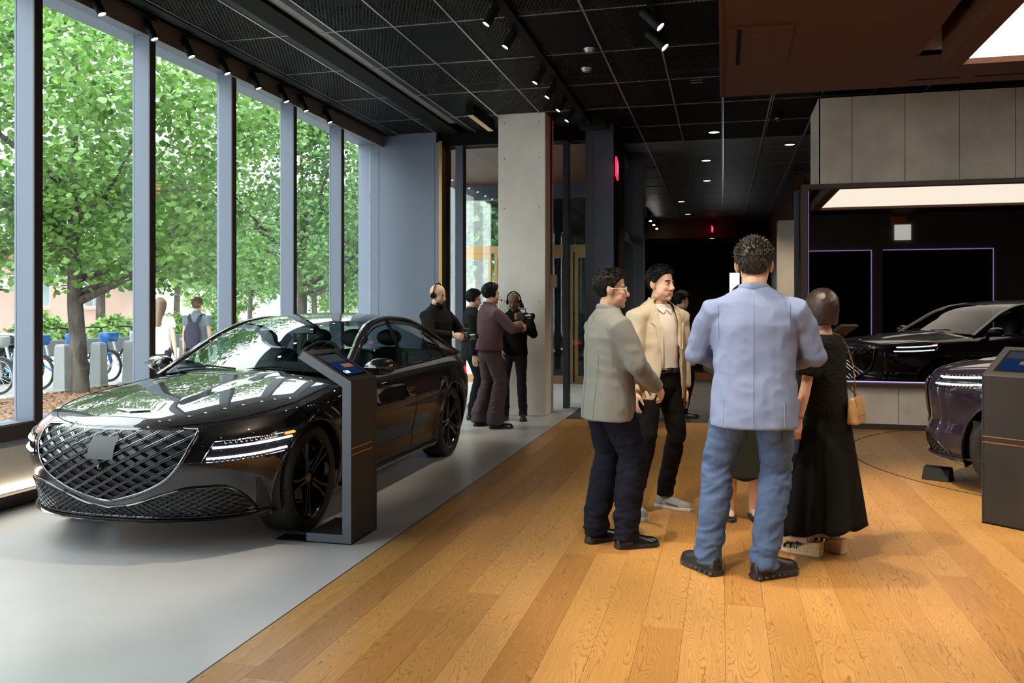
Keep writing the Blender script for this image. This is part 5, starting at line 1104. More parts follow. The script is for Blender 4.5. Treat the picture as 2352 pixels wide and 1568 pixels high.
    return g.build('hair', m, parent, smooth=70)
def shoe(parent, pos, yaw, L, up_m, sole_m, z0=0.0, kind='shoe', w=1.0, solet=0.026, hs=1.0):
    Mx = Matrix.Translation((pos[0], pos[1], z0)) @ Matrix.Rotation(yaw, 4, 'Z'); g = MB(); k = L / 0.29
    sec = [(-.072, .024, .046), (-.064, .033, .060), (-.03, .037, .074), (.03, .038, .078), (.08, .042, .066), (.13, .047, .052), (.175, .044, .045), (.203, .030, .036), (.215, .012, .022)]
    sec = [(s, a, b * hs) for s, a, b in sec]
    if kind == 'loafer': sec = [(s, a, b * .72) for s, a, b in sec]
    rr = []
    for s, a, b in sec: rr.append([Mx @ Vector((a * w * k * math.copysign(abs(math.cos(t)) ** .75, math.cos(t)), s * k, solet * .6 + (b * k * math.sin(t) if math.sin(t) > 0 else 0.004 * math.sin(t)))) for t in np.linspace(0, 2 * PI, 17)[:-1]])
    g.rings(rr); o = g.build('shoe', up_m, parent, smooth=60)
    ol = [(-.078, .022), (-.06, .038), (0, .040), (.06, .044), (.13, .051), (.18, .047), (.212, .027), (.222, .0)]; poly = [(a * w * k, s * k) for s, a in ol] + [(-a * w * k, s * k) for s, a in ol[::-1][1:]]
    g = MB(); g.prism(poly, solet, Mx); s_ = g.build('sole', sole_m, o, bevel=.005); return o
def person(label, loc, face, H=1.75, fat=1.0, feet=None, wrists=((-.24, .03, .82), (.24, .03, .82)), poles=None, hyaw=0.0, hpitch=0.0, skin=SK, hairs=('short', HB), top=None, legs=None, shoes=None, female=False, vox=0.0055, hands=None, lean=0.0, sw=None, round_=1.0, group=None, z0=0.0, eyes=True, name='person'):
    k = H / 1.719; rz = math.atan2(-face[0], face[1]); root = thing(name, label, 'person', (loc[0], loc[1], z0), rz, group); ci, si = math.cos(rz), math.sin(rz)
    sw = (sw or (.168 if female else .188)) * k; feet = feet or (((-.11, 0), .15), ((.11, 0), -.15))
    hip = [Vector((s * .092 * k * fat ** .5, 0, .93 * k)) for s in (-1, 1)]; sh = [Vector((s * sw, -.005 + lean, 1.415 * k)) for s in (-1, 1)]
    ank = [Vector((f[0][0], f[0][1], .09 * k)) for f in feet]; kn = []
    for i in range(2): q, b = ik(hip[i], ank[i], .435 * k, .425 * k, (math.sin(-feet[i][1]) * .6, 1, 0)); kn.append(q); ank[i] = b
    poles = poles or ((-.4, -1, -.2), (.4, -1, -.2)); el = []; wr = []
    for i in range(2): q, b = ik(sh[i], Vector(wrists[i]) * 1.0, .30 * k, .255 * k, poles[i]); el.append(q); wr.append(b)
    hp = Vector((0, .020 * k + lean * 1.3, 1.606 * k)); Mh = Matrix.Translation(hp) @ Matrix.Rotation(hyaw, 4, 'Z') @ Matrix.Rotation(hpitch, 4, 'X')
    # --- body: one continuous skin
    b = MB(); b.tube([(0, lean * .5 - .005, 1.36 * k), (0, lean - .004, 1.46 * k), (0, lean * 1.2 + .004 * k, 1.53 * k), Mh @ Vector((0, -.004, -.05 * k))], [.06 * k, (.058 if not female else .05) * k * round_, (.053 if not female else .046) * k * round_, .050 * k], 14)
    b.tube([(0, 0, .88 * k), (0, 0, 1.05 * k), (0, lean * .6, 1.3 * k), (0, lean, 1.43 * k)], [(.13 * k, .08 * k), (.11 * k, .08 * k), (.14 * k, .085 * k), (.10 * k, .06 * k)], 14, up=(0, 1, 0))
    b.tube([sh[0] + Vector((0.03, 0, -.03 * k)), sh[1] + Vector((-.03, 0, -.03 * k))], .032 * k, 10)
    for i in range(2):
        b.tube([sh[i] + Vector((0, 0, -.03 * k)), (sh[i] + el[i]) / 2, el[i], el[i] * .6 + wr[i] * .4, wr[i]], [.034 * k, .040 * k, .035 * k, .036 * k, .025 * k], 10)
        b.tube([hip[i], (hip[i] + kn[i]) / 2, kn[i], kn[i] * .65 + ank[i] * .35, ank[i], ank[i] + Vector((0, 0, -.05 * k))], [.055 * k, .05 * k, (.046 if not legs else .03) * k, (.050 if not legs else .03) * k, (.033 if not legs else .026) * k, .026 * k], 10)
        yw = feet[i][1]; fd = Vector((math.sin(-yw), math.cos(yw), 0)); b.tube([ank[i] + Vector((0, 0, -.05 * k)) - fd * .03, ank[i] + Vector((0, 0, -.06 * k)) + fd * .1, ank[i] + Vector((0, 0, -.068 * k)) + fd * .15], [.028 * k, .025 * k, .015 * k], 8)
        s = -1 if i == 0 else 1; hd_ = hands[i] if hands else None; fa = (wr[i] - el[i]).normalized()
        if hd_: add_hand(b, wr[i], hd_.get('d', fa), hd_.get('n', (-s, 0, 0)), hd_.get('t', (0, 1, 0)), k * (.92 if female else 1), hd_.get('curl', .5), hd_.get('thumb', .6))
        else: add_hand(b, wr[i], fa, (-s, 0.2, 0), (0, 1, 0), k * (.92 if female else 1), .38)
    add_head(b, Mh, k, female, round_)
    body = finish(remesh(b, vox, 5 if vox < .006 else 3, 0.45), skin, 'body', root)
    if eyes:
        for s in (-1, 1):
            g = MB(); g.ell(Mh @ Vector((s * .031 * k, .0775 * k, -.002 * k)), (.0125 * k, .0125 * k, .0068 * k), 12, 8, Mh.to_3x3().to_4x4()); e = g.build('eye', EYEW, root, smooth=80)
            g = MB(); g.ell(Mh @ Vector((s * .031 * k, .0875 * k, -.002 * k)), (.0060 * k, .004 * k, .0058 * k), 10, 8, Mh.to_3x3().to_4x4()); g.build('iris', EYED, e, smooth=80)
            g = MB(); g.tube([Mh @ (Vector((s * x, y, z)) * k) for x, y, z in ((.016, .0925, .018), (.032, .089, .024), (.050, .075, .020))], [(.0045 * k, .003 * k)] * 3, 6); g.build('eyebrow', hairs[1], root, smooth=80)
            g = MB(); g.tube([Mh @ (Vector((s * x, y, z)) * k) for x, y, z in ((.018, .0875, .003), (.031, .091, .0075), (.046, .080, .004))], .0022 * k, 5); g.build('eyelid', EYED, root, smooth=80)
        g = MB(); g.tube([Mh @ (Vector((x, y, z)) * k) for x, y, z in ((-.023, .083, -.069), (-.008, .0905, -.067), (.008, .0905, -.067), (.023, .083, -.069))], [(.004 * k, .006 * k), (.005 * k, .009 * k), (.005 * k, .009 * k), (.004 * k, .006 * k)], 8, up=(0, 1, 0)); g.build('mouth', LIPD if skin is SKD else LIP, root, smooth=80)
    hair(hairs[0], Mh, k, hairs[1], root, seed=int(H * 100) + len(label))
    info = dict(root=root, k=k, sh=sh, el=el, wr=wr, hip=hip, kn=kn, ank=ank, Mh=Mh, body=body, fat=fat, sw=sw, lean=lean)
    if legs: make_trousers(info, feet, **legs)
    if top:
        for t_ in (top if isinstance(top, list) else [top]): make_top(info, **t_)
    if shoes:
        for i in range(2):
            yw = feet[i][1]; off = Vector((math.sin(-yw), math.cos(yw), 0)) * .0; shoe(root, (ank[i].x + off.x, ank[i].y + off.y), yw, (.285 if not female else .25) * k, shoes[0], shoes[1], w=(1.05 if not female else .9), **(shoes[2] if len(shoes) > 2 else {}))
    return info
def make_trousers(I, feet, m, loose=1.0, hem=.05, waist=1.0, amp=.004, flare=1.0, seed=1, vox=.011):
    k, f = I['k'], I['fat']; g = MB(); g.tube([(0, 0, waist * k), (0, -.003, .95 * k), (0, -.008, .88 * k), (0, -.006, .80 * k)], [(.156 * k * f, .108 * k * f), (.170 * k * f, .117 * k * f), (.175 * k * f, .122 * k * f), (.12 * k * f, .09 * k * f)], 20, up=(0, 1, 0))
    for i in range(2):
        h, n, a = I['hip'][i], I['kn'][i], I['ank'][i]; e = a + Vector((0, 0, hem * k - .09 * k)); L = loose
        g.tube([h + Vector((0, -.008, -.03 * k)), h * .6 + n * .4, n + Vector((0, 0, .05 * k)), n * .6 + a * .4 + Vector((0, -.012 * k, 0)), a + Vector((0, 0, .06 * k)), e], [(.094 * k * f, .102 * k * f), .087 * k * f ** .8 * L ** .35, .068 * k * L ** .8 * f ** .5, .066 * k * L * f ** .4, .056 * k * L * flare, .058 * k * L * flare], 16)
    me = remesh(g, vox, 4); z = [(tuple(I['kn'][i]), .12 * k, amp * 2.0) for i in range(2)] + [((I['ank'][i].x, I['ank'][i].y, .14 * k), .12 * k, amp * 2.6) for i in range(2)]; folds(me, amp, (10, 10, 13), seed, z); return finish(me, m, 'trousers', I['root'])
def make_top(I, m, kind='jacket', hem=.80, amp=.004, sleeve=1.0, open_=0.0, grow=0.0, seed=2, name=None, loose=1.0, collar=True, vox=.011, cuff=0.0, neck=9):
    k, f, le = I['k'], I['fat'], I['lean']; g = MB(); sx = I['sw'] / (.188 * k); gr = grow
    prof = [(hem, .200, .142, -.004), (.92, .196, .140, 0), (1.05, .184, .130, .004), (1.18, .190, .132, .008), (1.30, .196, .126, .002), (1.37, .188, .112, -.006), (1.415, .180, .094, -.01), (1.44, .150, .083, -.01), (1.465, .108, .076, -.008), (1.492, .070, .066, 0)]
    if kind != 'jacket': prof = [(z, rx * .93, ry * .95, cy_) for z, rx, ry, cy_ in prof]
    prof = [p for p in prof if p[0] >= hem - 1e-6]
    if prof[0][0] > hem + .02: prof = [(hem, prof[0][1], prof[0][2], prof[0][3])] + prof
    prof = [p for p in prof if p[0] < neck]; rr = []
    for z, rx, ry, cy_ in prof:
        ff = f if z < 1.34 else 1 + (f - 1) * .45; t = float(smooth01((z - .95) / .45)); rr.append([(((rx * ff * loose + gr) * (sx if z > 1.25 else (1 + (sx - 1) * .6)) * k) * math.cos(a), cy_ + le * t + ((ry * ff * loose + gr) * k) * math.copysign(abs(math.sin(a)) ** .92, math.sin(a)), z * k) for a in np.linspace(0, 2 * PI, 29)[:-1]])
    g.rings(rr)
    for i in range(2):
        s, e, w_ = I['sh'][i], I['el'][i], I['wr'][i]; big = 1.0 if kind == 'jacket' else .88; big *= loose; sg = -1 if i == 0 else 1; r0 = (.074 * big * f ** .5 + gr) * k; s0 = s + Vector((-sg * .045 * k, 0, -.045 * k))
        if sleeve >= 1: end = w_ - (w_ - e).normalized() * (.008 - cuff) * k; g.tube([s0, s + Vector((sg * .006 * k, 0, -.048 * k)), (s + e) / 2, e, (e + w_) / 2, end], [r0, r0, r0 * .90, r0 * .80, r0 * .70, r0 * .62], 14); g.ell(e, (r0 * .80,) * 3, 10, 8)
        else: q = s + (e - s) * sleeve; g.tube([s0, s + Vector((sg * .01 * k, 0, -.03 * k)), (s + q) / 2, q], [r0, r0 * 1.02, r0 * 1.0, r0 * .98], 14)
    me = remesh(g, vox, 4); zn = [(tuple(I['el'][i]), .10 * k, amp * 1.8) for i in range(2)] + [((s.x * .9, 0, 1.30 * k), .10 * k, amp * 1.2) for s in I['sh']]; folds(me, amp, (9, 9, 6), seed, zn)
    if open_: cut(me, lambda c, n: c.y > .03 and abs(c.x) < (open_ + max(0, (1.02 * k - c.z)) * .22) * k * (1 - .0 * max(0, (c.z / k - 1.2))))
    o = finish(me, m, name or kind, I['root'], .006 if open_ else 0)
    if collar:
        c = MB(); ring = []
        for a in np.linspace(-.78 * PI, .78 * PI, 22) if not open_ else np.linspace(-.52 * PI, .52 * PI, 22): ring.append((.070 * k * math.sin(a) * (f ** .3) + 0, -(.066 * k) * math.cos(a) + le - .002, (1.492 - .030 * (1 - math.cos(a)) * .5 * 1.0) * k))
        c.tube(ring, [(.010 * k, .024 * k)] * len(ring), 8, up=(0, 0, 1)); c.build('collar', m, o, smooth=70)
    return o
from mathutils.bvhtree import BVHTree
def proj(o, pts, d, off=.003):
    me = o.data; t = BVHTree.FromPolygons([v.co for v in me.vertices], [tuple(p.vertices) for p in me.polygons]); d = Vector(d); out = []
    for p in pts:
        h = t.ray_cast(Vector(p) - d * .6, d); out.append(h[0] - d * off if h[0] else Vector(p))
    return out
def child(I, nm): return [c for c in I['root'].children if c.name.split('.')[0] == nm][0]
def headset(I, m=None):
    k, Mh, root = I['k'], I['Mh'], I['root']; m = m or M['black']; g = MB(); g.tube([Mh @ (Vector((.092 * math.sin(a), -.012, .028 + .112 * math.cos(a))) * k) for a in np.linspace(-1.75, 1.75, 20)], [(.009 * k, .005 * k)] * 20, 6); h = g.build('headset', m, root, smooth=60)
    for s in (-1, 1): c = MB(); c.ell(Mh @ (Vector((s * .092, -.012, -.005)) * k), (.018 * k, .034 * k, .038 * k), 12, 10, Mh.to_3x3().to_4x4()); c.build('ear_cup', m, h, smooth=80)
    c = MB(); c.tube([Mh @ (Vector(p) * k) for p in ((.095, -.005, -.03), (.085, .06, -.07), (.05, .115, -.075))], .003 * k, 5); c.ell(Mh @ (Vector((.045, .12, -.075)) * k), (.011 * k,) * 3, 8, 6); c.build('microphone', m, h, smooth=60)
def loc_of(world, root):   # world point -> person's local frame
    rz = root if isinstance(root, float) else root.rotation_euler.z; return None
def lf(loc, face, pts):
    """world floor points -> local (x,y) for someone at loc facing face"""
    n = math.hypot(*face); fx, fy = face[0] / n, face[1] / n; return [((p[0] - loc[0]) * fy - (p[1] - loc[1]) * fx, (p[0] - loc[0]) * fx + (p[1] - loc[1]) * fy) for p in pts]
navy = cloth('navy_wool', (0.008, 0.009, 0.018)); blackc = cloth('black_cloth', (0.006, 0.006, 0.007)); leatherb = mat('black_shoe_leather', (0.010, 0.010, 0.011), 0.22, coat=.3); solek = mat('black_sole', (0.012, 0.012, 0.014), .5)
white_polo = cloth('white_knit', (0.78, 0.74, 0.70), 500, .05)
# 1 man in grey blazer
P1 = (-0.71, 5.42); F1 = (.86, .52); ft = lf(P1, F1, [(-0.79, 5.42), (-0.585, 5.34)])
gm = person('man in grey blazer and navy trousers seen from behind wearing glasses', P1, F1, 1.735, 1.13, feet=((ft[0], .30), (ft[1], -.05)), wrists=((-.12, .27, 1.02), (.17, .26, 1.0)), poles=((-.7, -.7, -.3), (.75, -.6, -.3)), hyaw=R(-22), hairs=('short', HB), round_=1.06, vox=.0048,
    top=dict(m=cloth('grey_blazer', (0.20, 0.205, 0.195), 420, .16), hem=.79, amp=.008, vox=.008), legs=dict(m=navy, amp=.008, loose=1.34, vox=.009), shoes=(leatherb, solek), hands=({'curl': .8, 'd': (.6, .6, -.5), 'n': (.3, -.6, -.4)}, {'curl': .8, 'd': (-.45, .6, -.6), 'n': (-.8, -.2, -.3)}))
g = MB(); k = gm['k']; Mh = gm['Mh']
for s in (-1, 1):
    g.tube([Mh @ (Vector((s * x, .094 - (x - .033) * .15, z)) * k) for x, z in [(.033 + .023 * math.cos(a), -.002 + .018 * math.sin(a)) for a in np.linspace(0, 2 * PI, 19)[:-1]]], .0022, 5, closed=True); g.tube([Mh @ (Vector(p) * k) for p in ((s * .056, .090, .004), (s * .083, .02, .006), (s * .086, -.012, -.002))], .0025, 5)
g.tube([Mh @ (Vector((-.010, .097, .002)) * k), Mh @ (Vector((.010, .097, .002)) * k)], .002, 5); g.build('glasses', mat('clear_frame', (.75, .68, .6), .25), gm['root'], smooth=60)
# 2 man in beige blazer
P2 = (-0.46, 6.36); F2 = (.72, -.69); ft = lf(P2, F2, [(-0.62, 6.24), (-0.42, 6.50)])
bm_ = person('man in open beige blazer over white polo with dark trousers and grey sneakers', P2, F2, 1.80, .96, feet=((ft[1], 0.35), (ft[0], -.42)), wrists=((-.235, .02, .80), (.25, .02, .82)), hyaw=R(12), hairs=('short', HB), skin=SK2, vox=.0046,
    top=[dict(m=white_polo, kind='polo', hem=.98, amp=.004, sleeve=.2, collar=False, loose=.90, neck=1.47), dict(m=cloth('beige_linen', (0.56, 0.49, 0.37), 420, .10), hem=.80, amp=.008, vox=.009, open_=.085, grow=.006, seed=5)], legs=dict(m=cloth('dark_brown_trousers', (0.009, 0.007, 0.008)), amp=.006, loose=1.0, hem=.09, vox=.009), shoes=(mat('sneaker_grey', (0.30, 0.28, 0.27), .8), mat('sneaker_sole', (.62, .58, .5), .6)))
k = bm_['k']; g = MB()
jk = child(bm_, 'jacket')
for s in (-1, 1):   # lapels
    pts = [(s * .068, 0, 1.462), (s * .112, 0, 1.40), (s * .150, 0, 1.335), (s * .132, 0, 1.315), (s * .104, 0, 1.15), (s * .090, 0, 1.04), (s * .086, 0, 1.15), (s * .084, 0, 1.30), (s * .062, 0, 1.42)]
    l = MB(); l.add(proj(jk, [(x * k, y, z * k) for x, y, z in pts], (0, -1, 0), .018), [(0, 1, 7, 8), (1, 2, 3, 7), (3, 4, 6, 7), (4, 5, 6)]); l.build('lapel', bpy.data.materials['beige_linen'], bm_['root'], solid=.006)
    e_ = MB(); e_.tube(proj(jk, [(s * (.085 + max(0, 1.02 - z) * .22 + .006) * k, 0, z * k) for z in np.linspace(1.08, .815, 14)], (0, -1, 0), .004), [(.009, .003)] * 14, 6, up=(0, 1, 0)); e_.build('front_edge', bpy.data.materials['beige_linen'], bm_['root'], smooth=60)
    po = child(bm_, 'polo'); c = MB(); c.add(proj(po, [(s * x * k, 0, z * k) for x, z in ((.006, 1.425), (.050, 1.47), (.066, 1.425), (.034, 1.395))], (0, -1, 0), .010), [(0, 1, 2, 3)]); c.build('shirt_collar', white_polo, bm_['root'], solid=.006)
g.tube([(.150 * k * .96 * math.sin(a), .118 * k * .96 * math.cos(a) + .004, 1.0 * k) for a in np.linspace(0, 2 * PI, 33)[:-1]], [(.006, .018)] * 32, 8, closed=True, up=(0, 0, 1)); bt = g.build('belt', leatherb, bm_['root'], smooth=60); boxo('buckle', -.025, .025, .118, .126, .98 * k, 1.02 * k, M['chrome'], bt)
for o_ in [c for c in bm_['root'].children if c.name.split('.')[0] == 'shoe']:
    vs_ = [v.co for v in o_.data.vertices]; i = 0 if (vs_[0] - bm_['ank'][0]).length < (vs_[0] - bm_['ank'][1]).length else 1; yw = (0.35, -.42)[i]; Mx = Matrix.Translation((bm_['ank'][i].x, bm_['ank'][i].y, 0)) @ Matrix.Rotation(yw, 4, 'Z')
    for q in range(5): g = MB(); g.tube([Mx @ Vector((x, .045 + .018 * q, .088 - .006 * q - 18 * x * x)) for x in np.linspace(-.022, .022, 5)], .003, 5); g.build('lace', white_polo, o_, smooth=60)
    for s in (-1, 1): g = MB(); g.tube([Mx @ Vector((s * (.040 + .004 * t), .02 + .11 * t, .045 - .012 * t)) for t in np.linspace(0, 1, 6)], [(.004, .013)] * 6, 8, up=(1, 0, 0)); g.build('side_panel', mat('sneaker_panel', (.06, .06, .07), .7), o_, smooth=60)
# 3 man in light blue blazer
P3 = (0.17, 4.93); F3 = (.05, 1); ft = lf(P3, F3, [(-0.075, 4.95), (0.225, 4.93)])
jeans = cloth('blue_denim', (0.07, 0.112, 0.225), 500, .25); 
um = person('broad man in light blue blazer and jeans with his back turned', P3, F3, 1.865, 1.09, feet=((ft[0], .75), (ft[1], -.85)), wrists=((-.17, .30, 1.17), (.17, .30, 1.17)), poles=((-1, -.75, -.5), (1, -.75, -.5)), hyaw=R(-4), hairs=('spiky', HG), round_=1.12, vox=.0048, sw=.192,
    top=dict(m=cloth('blue_blazer', (0.185, 0.235, 0.40), 420, .14), hem=.775, amp=.009, seed=9, vox=.008), legs=dict(m=jeans, amp=.009, loose=1.17, seed=4, vox=.009), shoes=(mat('black_trainer', (0.010, 0.010, 0.011), .4), mat('trainer_sole', (0.02, 0.02, 0.024), .25), dict(hs=1.3, solet=.034)))
k = um['k']
for i, (f_, yw) in enumerate(((ft[0], .75), (ft[1], -.85))):     # knobbly sole pods
    for q in range(7):
        for s in (-1, 1):
            p = Matrix.Translation((um['ank'][i].x, um['ank'][i].y, 0)) @ Matrix.Rotation(yw, 4, 'Z') @ Vector((s * .038, -.06 + .042 * q, .014)); g = MB(); g.ell(p, (.016, .024, .014), 8, 6); g.build('sole_pod', bpy.data.materials['trainer_sole'], um['root'], smooth=80)
k = um['k']; jt = child(um, 'trousers')
for s_ in (-1, 1):
    rows = [proj(jt, [(s_ * (.035 + .10 * u) * k, 0, (.83 - (.12 + .02 * (1 - abs(2 * u - 1))) * v) * k) for u in np.linspace(0, 1, 7)], (0, 1, 0), .004) for v in np.linspace(0, 1, 7)]
    g = MB(); g.grid(rows); g.build('back_pocket', jeans, um['root'], smooth=60, solid=.004)
dkb = bpy.data.materials['blue_blazer']; dkg = bpy.data.materials['grey_blazer']
def back_line(I, m, x0, x1, z0, z1, r, nm='back_seam', r2=None):
    k = I['k']; g = MB(); pts = proj(child(I, 'jacket'), [((x0 + (x1 - x0) * t) * k, 0, (z0 + (z1 - z0) * t) * k) for t in np.linspace(0, 1, 16)], (0, 1, 0), .001); g.tube(pts, [(r, .002)] * 16, 5, up=(0, 1, 0)); g.build(nm, m, I['root'])
back_line(um, dkb, -.15, -.145, .79, .92, .004, 'vent'); back_line(um, dkb, .15, .145, .79, .92, .004, 'vent'); back_line(gm, dkg, -.03, -.03, .80, .97, .005, 'vent')
back_line(um, dkb, 0, 0, .79, 1.44, .0012); back_line(gm, dkg, -.03, 0, .97, 1.44, .0012); back_line(um, dkb, -.172, -.176, 1.22, 1.41, .001, 'armhole_seam'); back_line(um, dkb, .172, .176, 1.22, 1.41, .001, 'armhole_seam'); back_line(gm, dkg, .10, .12, .80, 1.2, .0014, 'side_seam')
# 4 woman in black with bag
P4 = (0.60, 5.50); F4 = (-.85, .52); tex = mat('black_boucle', (0.008, 0.0075, 0.0075), .85, spec=.15, bump=(55, 1.0, .02))
wf4 = person('woman with dark bob in black knit top and long black skirt', P4, F4, 1.535, 1.02, female=True, feet=(((-.09, .05), .12), ((.09, -.02), -.12)), wrists=((-.27, .04, .72), (.19, .10, .74)), hyaw=R(-26), hairs=('bob', HBR), skin=SK2, vox=.0046, z0=.055,
    top=dict(m=tex, kind='top', hem=.90, sleeve=.86, amp=.008, collar=False, loose=1.12, seed=3, neck=1.455), hands=({'curl': .55, 'n': (.9, .2, 0)}, {'curl': .6}))
def skirt(I, m, z0, z1, r0, r1, pleats, dx=0.0, amp=.16, zoff=0.0, dip=0.0):
    g = MB(); k = I['k']; rr = []; N = 110
    for i, t in enumerate(np.linspace(0, 1, 26)):
        z = z0 + (z1 - z0) * t; r = r0 + (r1 - r0) * (t ** .8); row = []
        for j in range(N):
            a = 2 * PI * j / N; fo = 1 + amp * t * (math.cos(pleats * a + 1.3 * math.sin(2 * a)) * .6 + .4 * math.sin(3 * a + 1)); row.append((r * fo * math.cos(a) + dx * t, r * .82 * fo * math.sin(a), z + dip * t * math.sin(a) + (.012 * math.cos(pleats * a) if t > .98 else 0)))
        rr.append(row)
    g.rings(rr, False); o = g.build('skirt', m, I['root'], smooth=70, solid=.004); return o
skirt(wf4, cloth('black_skirt', (0.007, 0.007, 0.007), 300, .1), 1.0 * .89, .10, .148, .275, 9, dip=-.04, amp=.2)
cork = mat('cork_wedge', (0.60, 0.45, 0.27), .8, var=(60, .25))
for i, yw in enumerate((.12, -.12)):
    a = wf4['ank'][i]; Mx = Matrix.Translation((a.x, a.y, -.055)) @ Matrix.Rotation(yw, 4, 'Z'); g = MB()
    prof = [(-.075, 0), (.165, 0), (.185, .018), (.17, .032), (.06, .045), (-.02, .085), (-.08, .095)]; g.prism(prof, .078, Mx @ Matrix.Translation((-.039, 0, 0)) @ Matrix(((0, 0, 1, 0), (1, 0, 0, 0), (0, 1, 0, 0), (0, 0, 0, 1)))); sd_ = g.build('wedge_sandal', cork, wf4['root'], bevel=.008)
    for y0, h0, w0 in ((.13, .042, .044), (.095, .052, .044), (.06, .064, .042), (-.02, .11, .040)): g = MB(); g.tube([Mx @ Vector((x, y0 + .01 * abs(x) / .04, .035 + (h0 - .02) * math.sqrt(max(0, 1 - (x / w0) ** 2)) + (.05 if y0 < 0 else 0))) for x in np.linspace(-w0, w0, 11)], [(.010, .003)] * 11, 6, up=(0, 0, 1)); g.build('strap', leatherb, sd_, smooth=60)
g = MB(); w_ = wf4['wr'][0]; g.tube([w_ + Vector((.030 * math.cos(a), .030 * math.sin(a), .02)) for a in np.linspace(0, 2 * PI, 17)[:-1]], .005, 6, closed=True); g.build('bracelet', M['brass'], wf4['root'], smooth=60)
def wpt(I, p): return Matrix.Translation(I['root'].location) @ Matrix.Rotation(I['root'].rotation_euler.z, 4, 'Z') @ Vector(p)
ph = thing('phone', 'dark phone held low in the hand of the woman in black', 'phone', wpt(wf4, wf4['wr'][0] + Vector((.035, .045, -.13))), math.atan2(.85, .52)); MB().obox(Matrix.Rotation(R(8), 4, 'X'), .005, .036, .074).build('case', mat('phone_case', (.03, .03, .07), .3), ph, bevel=.003)
bag = thing('shoulder_bag', 'tan leather shoulder bag on a gold chain worn by the woman in black', 'bag', wpt(wf4, (.085, -.165, .835)), R(68)); tan_ = mat('tan_leather', (0.40, 0.25, 0.10), .4)
g = MB(); g.rings([[(x * s, y * t_, z) for x, y in ((-.10, -.036), (.10, -.036), (.10, .036), (-.10, .036))] for z, s, t_ in ((-.085, 1.0, 1.0), (.0, 1.0, .85), (.075, .97, .45))]); g.build('pouch', tan_, bag, bevel=.012); g = MB(); g.rings([[(x * s, y + dy, z) for x, y in ((-.10, -.003), (.10, -.003), (.10, .003), (-.10, .003))] for z, s, dy in ((-.03, .9, -.036), (.082, .95, -.019))]); g.build('flap', tan_, bag, bevel=.003)
ch = MB(); pts = []
Mi = (Matrix.Translation(bag.location) @ Matrix.Rotation(bag.rotation_euler.z, 4, 'Z')).inverted()
wp_ = [(.075, -.16, .915), (.062, -.165, 1.0), (.055, -.158, 1.10), (.05, -.125, 1.21), (.06, -.07, 1.28), (.08, 0, 1.295), (.11, .08, 1.2), (.16, .08, 1.05), (.14, -.10, .96), (.10, -.16, .915)]
cv = [Vector(p) for p in wp_]; fine = []
for i in range(len(cv) - 1):
    for t in np.linspace(0, 1, 9)[:-1]: fine.append(cv[i].lerp(cv[i + 1], t))
for i, p in enumerate(fine):
    q = Mi @ wpt(wf4, p * 1.0 + Vector((0, 0, 0))); d = (fine[min(i + 1, len(fine) - 1)] - fine[max(0, i - 1)]); ch.ell(q, (.0045, .0045, .008), 6, 5)
ch.tube([Mi @ wpt(wf4, p) for p in fine], .002, 5); ch.build('chain_strap', M['brass'], bag, smooth=60)
# 5 woman hidden behind the blue blazer
P5 = (0.135, 6.32); F5 = (.1, -1)
w5 = person('woman in long dark skirt and black loafers standing behind the blue blazer man', P5, F5, 1.645, 1.0, female=True, feet=(((-.075, 0), .1), ((.075, 0), -.1)), wrists=((-.16, .2, 1.0), (.16, .2, 1.0)), hairs=('long', HBR), skin=SK2, vox=.007,
    top=dict(m=cloth('dark_olive_top', (.03, .03, .022)), kind='top', hem=.86, amp=.004), shoes=(mat('black_loafer', (.012, .012, .012), .3), solek, dict(kind='loafer', solet=.015)))
skirt(w5, cloth('dark_olive_skirt', (.022, .024, .016)), .92, .30, .14, .21, 6, amp=.06)
# 6 person in black behind the beige blazer
P6 = on_z(1562, 958, 0)[:2]
person('person in black clothes standing behind the beige blazer man', P6, (.8, .5), 1.72, 1.0, hairs=('short', HB), vox=.009, wrists=((-.2, .1, .85), (.22, .06, .84)), top=dict(m=blackc, kind='jacket', hem=.84, vox=.014), legs=dict(m=blackc, vox=.014), shoes=(leatherb, solek))
# far person half hidden at the stone pier
P6b = on_z(1815, 905, 0)[:2]
person('dark haired person far back by the stone pier', P6b, (-.3, -.9), 1.63, 1.0, hairs=('short', HB), vox=.011, top=dict(m=blackc, kind='top', hem=.84, vox=.016), legs=dict(m=blackc, vox=.016), shoes=(leatherb, solek))
# 7 bald man with headset behind the sedan
P7 = (-3.37, 9.78); F7 = (.93, -.36)
m7 = person('bald bearded man in black sweater with headset behind the sedan', P7, F7, 1.775, 1.12, wrists=((-.12, .36, 1.17), (.13, .36, 1.18)), poles=((-.8, -.5, -.5), (.8, -.5, -.5)), hyaw=R(8), hpitch=R(-8), hairs=('none', HB), skin=SK2, round_=1.06, vox=.006, top=dict(m=blackc, kind='sweater', hem=.86, amp=.005, loose=1.06), legs=dict(m=blackc), shoes=(leatherb, solek), hands=({'curl': 1.0, 'd': (.3, .9, -.1), 'n': (.8, 0, -.4), 't': (0, .2, 1)}, {'curl': 1.0, 'd': (-.3, .9, -.1), 'n': (-.8, 0, -.4), 't': (0, .2, 1)}))
headset(m7); g = MB(); Mh, k = m7['Mh'], m7['k']
g.tube([Mh @ (Vector(p) * k) for p in ((-.056, .03, -.085), (-.04, .072, -.105), (0, .088, -.112), (.04, .072, -.105), (.056, .03, -.085))], [(.010 * k, .018 * k)] * 5, 8, up=(0, 0, 1)); g.build('beard', HB, m7['root'], smooth=70)
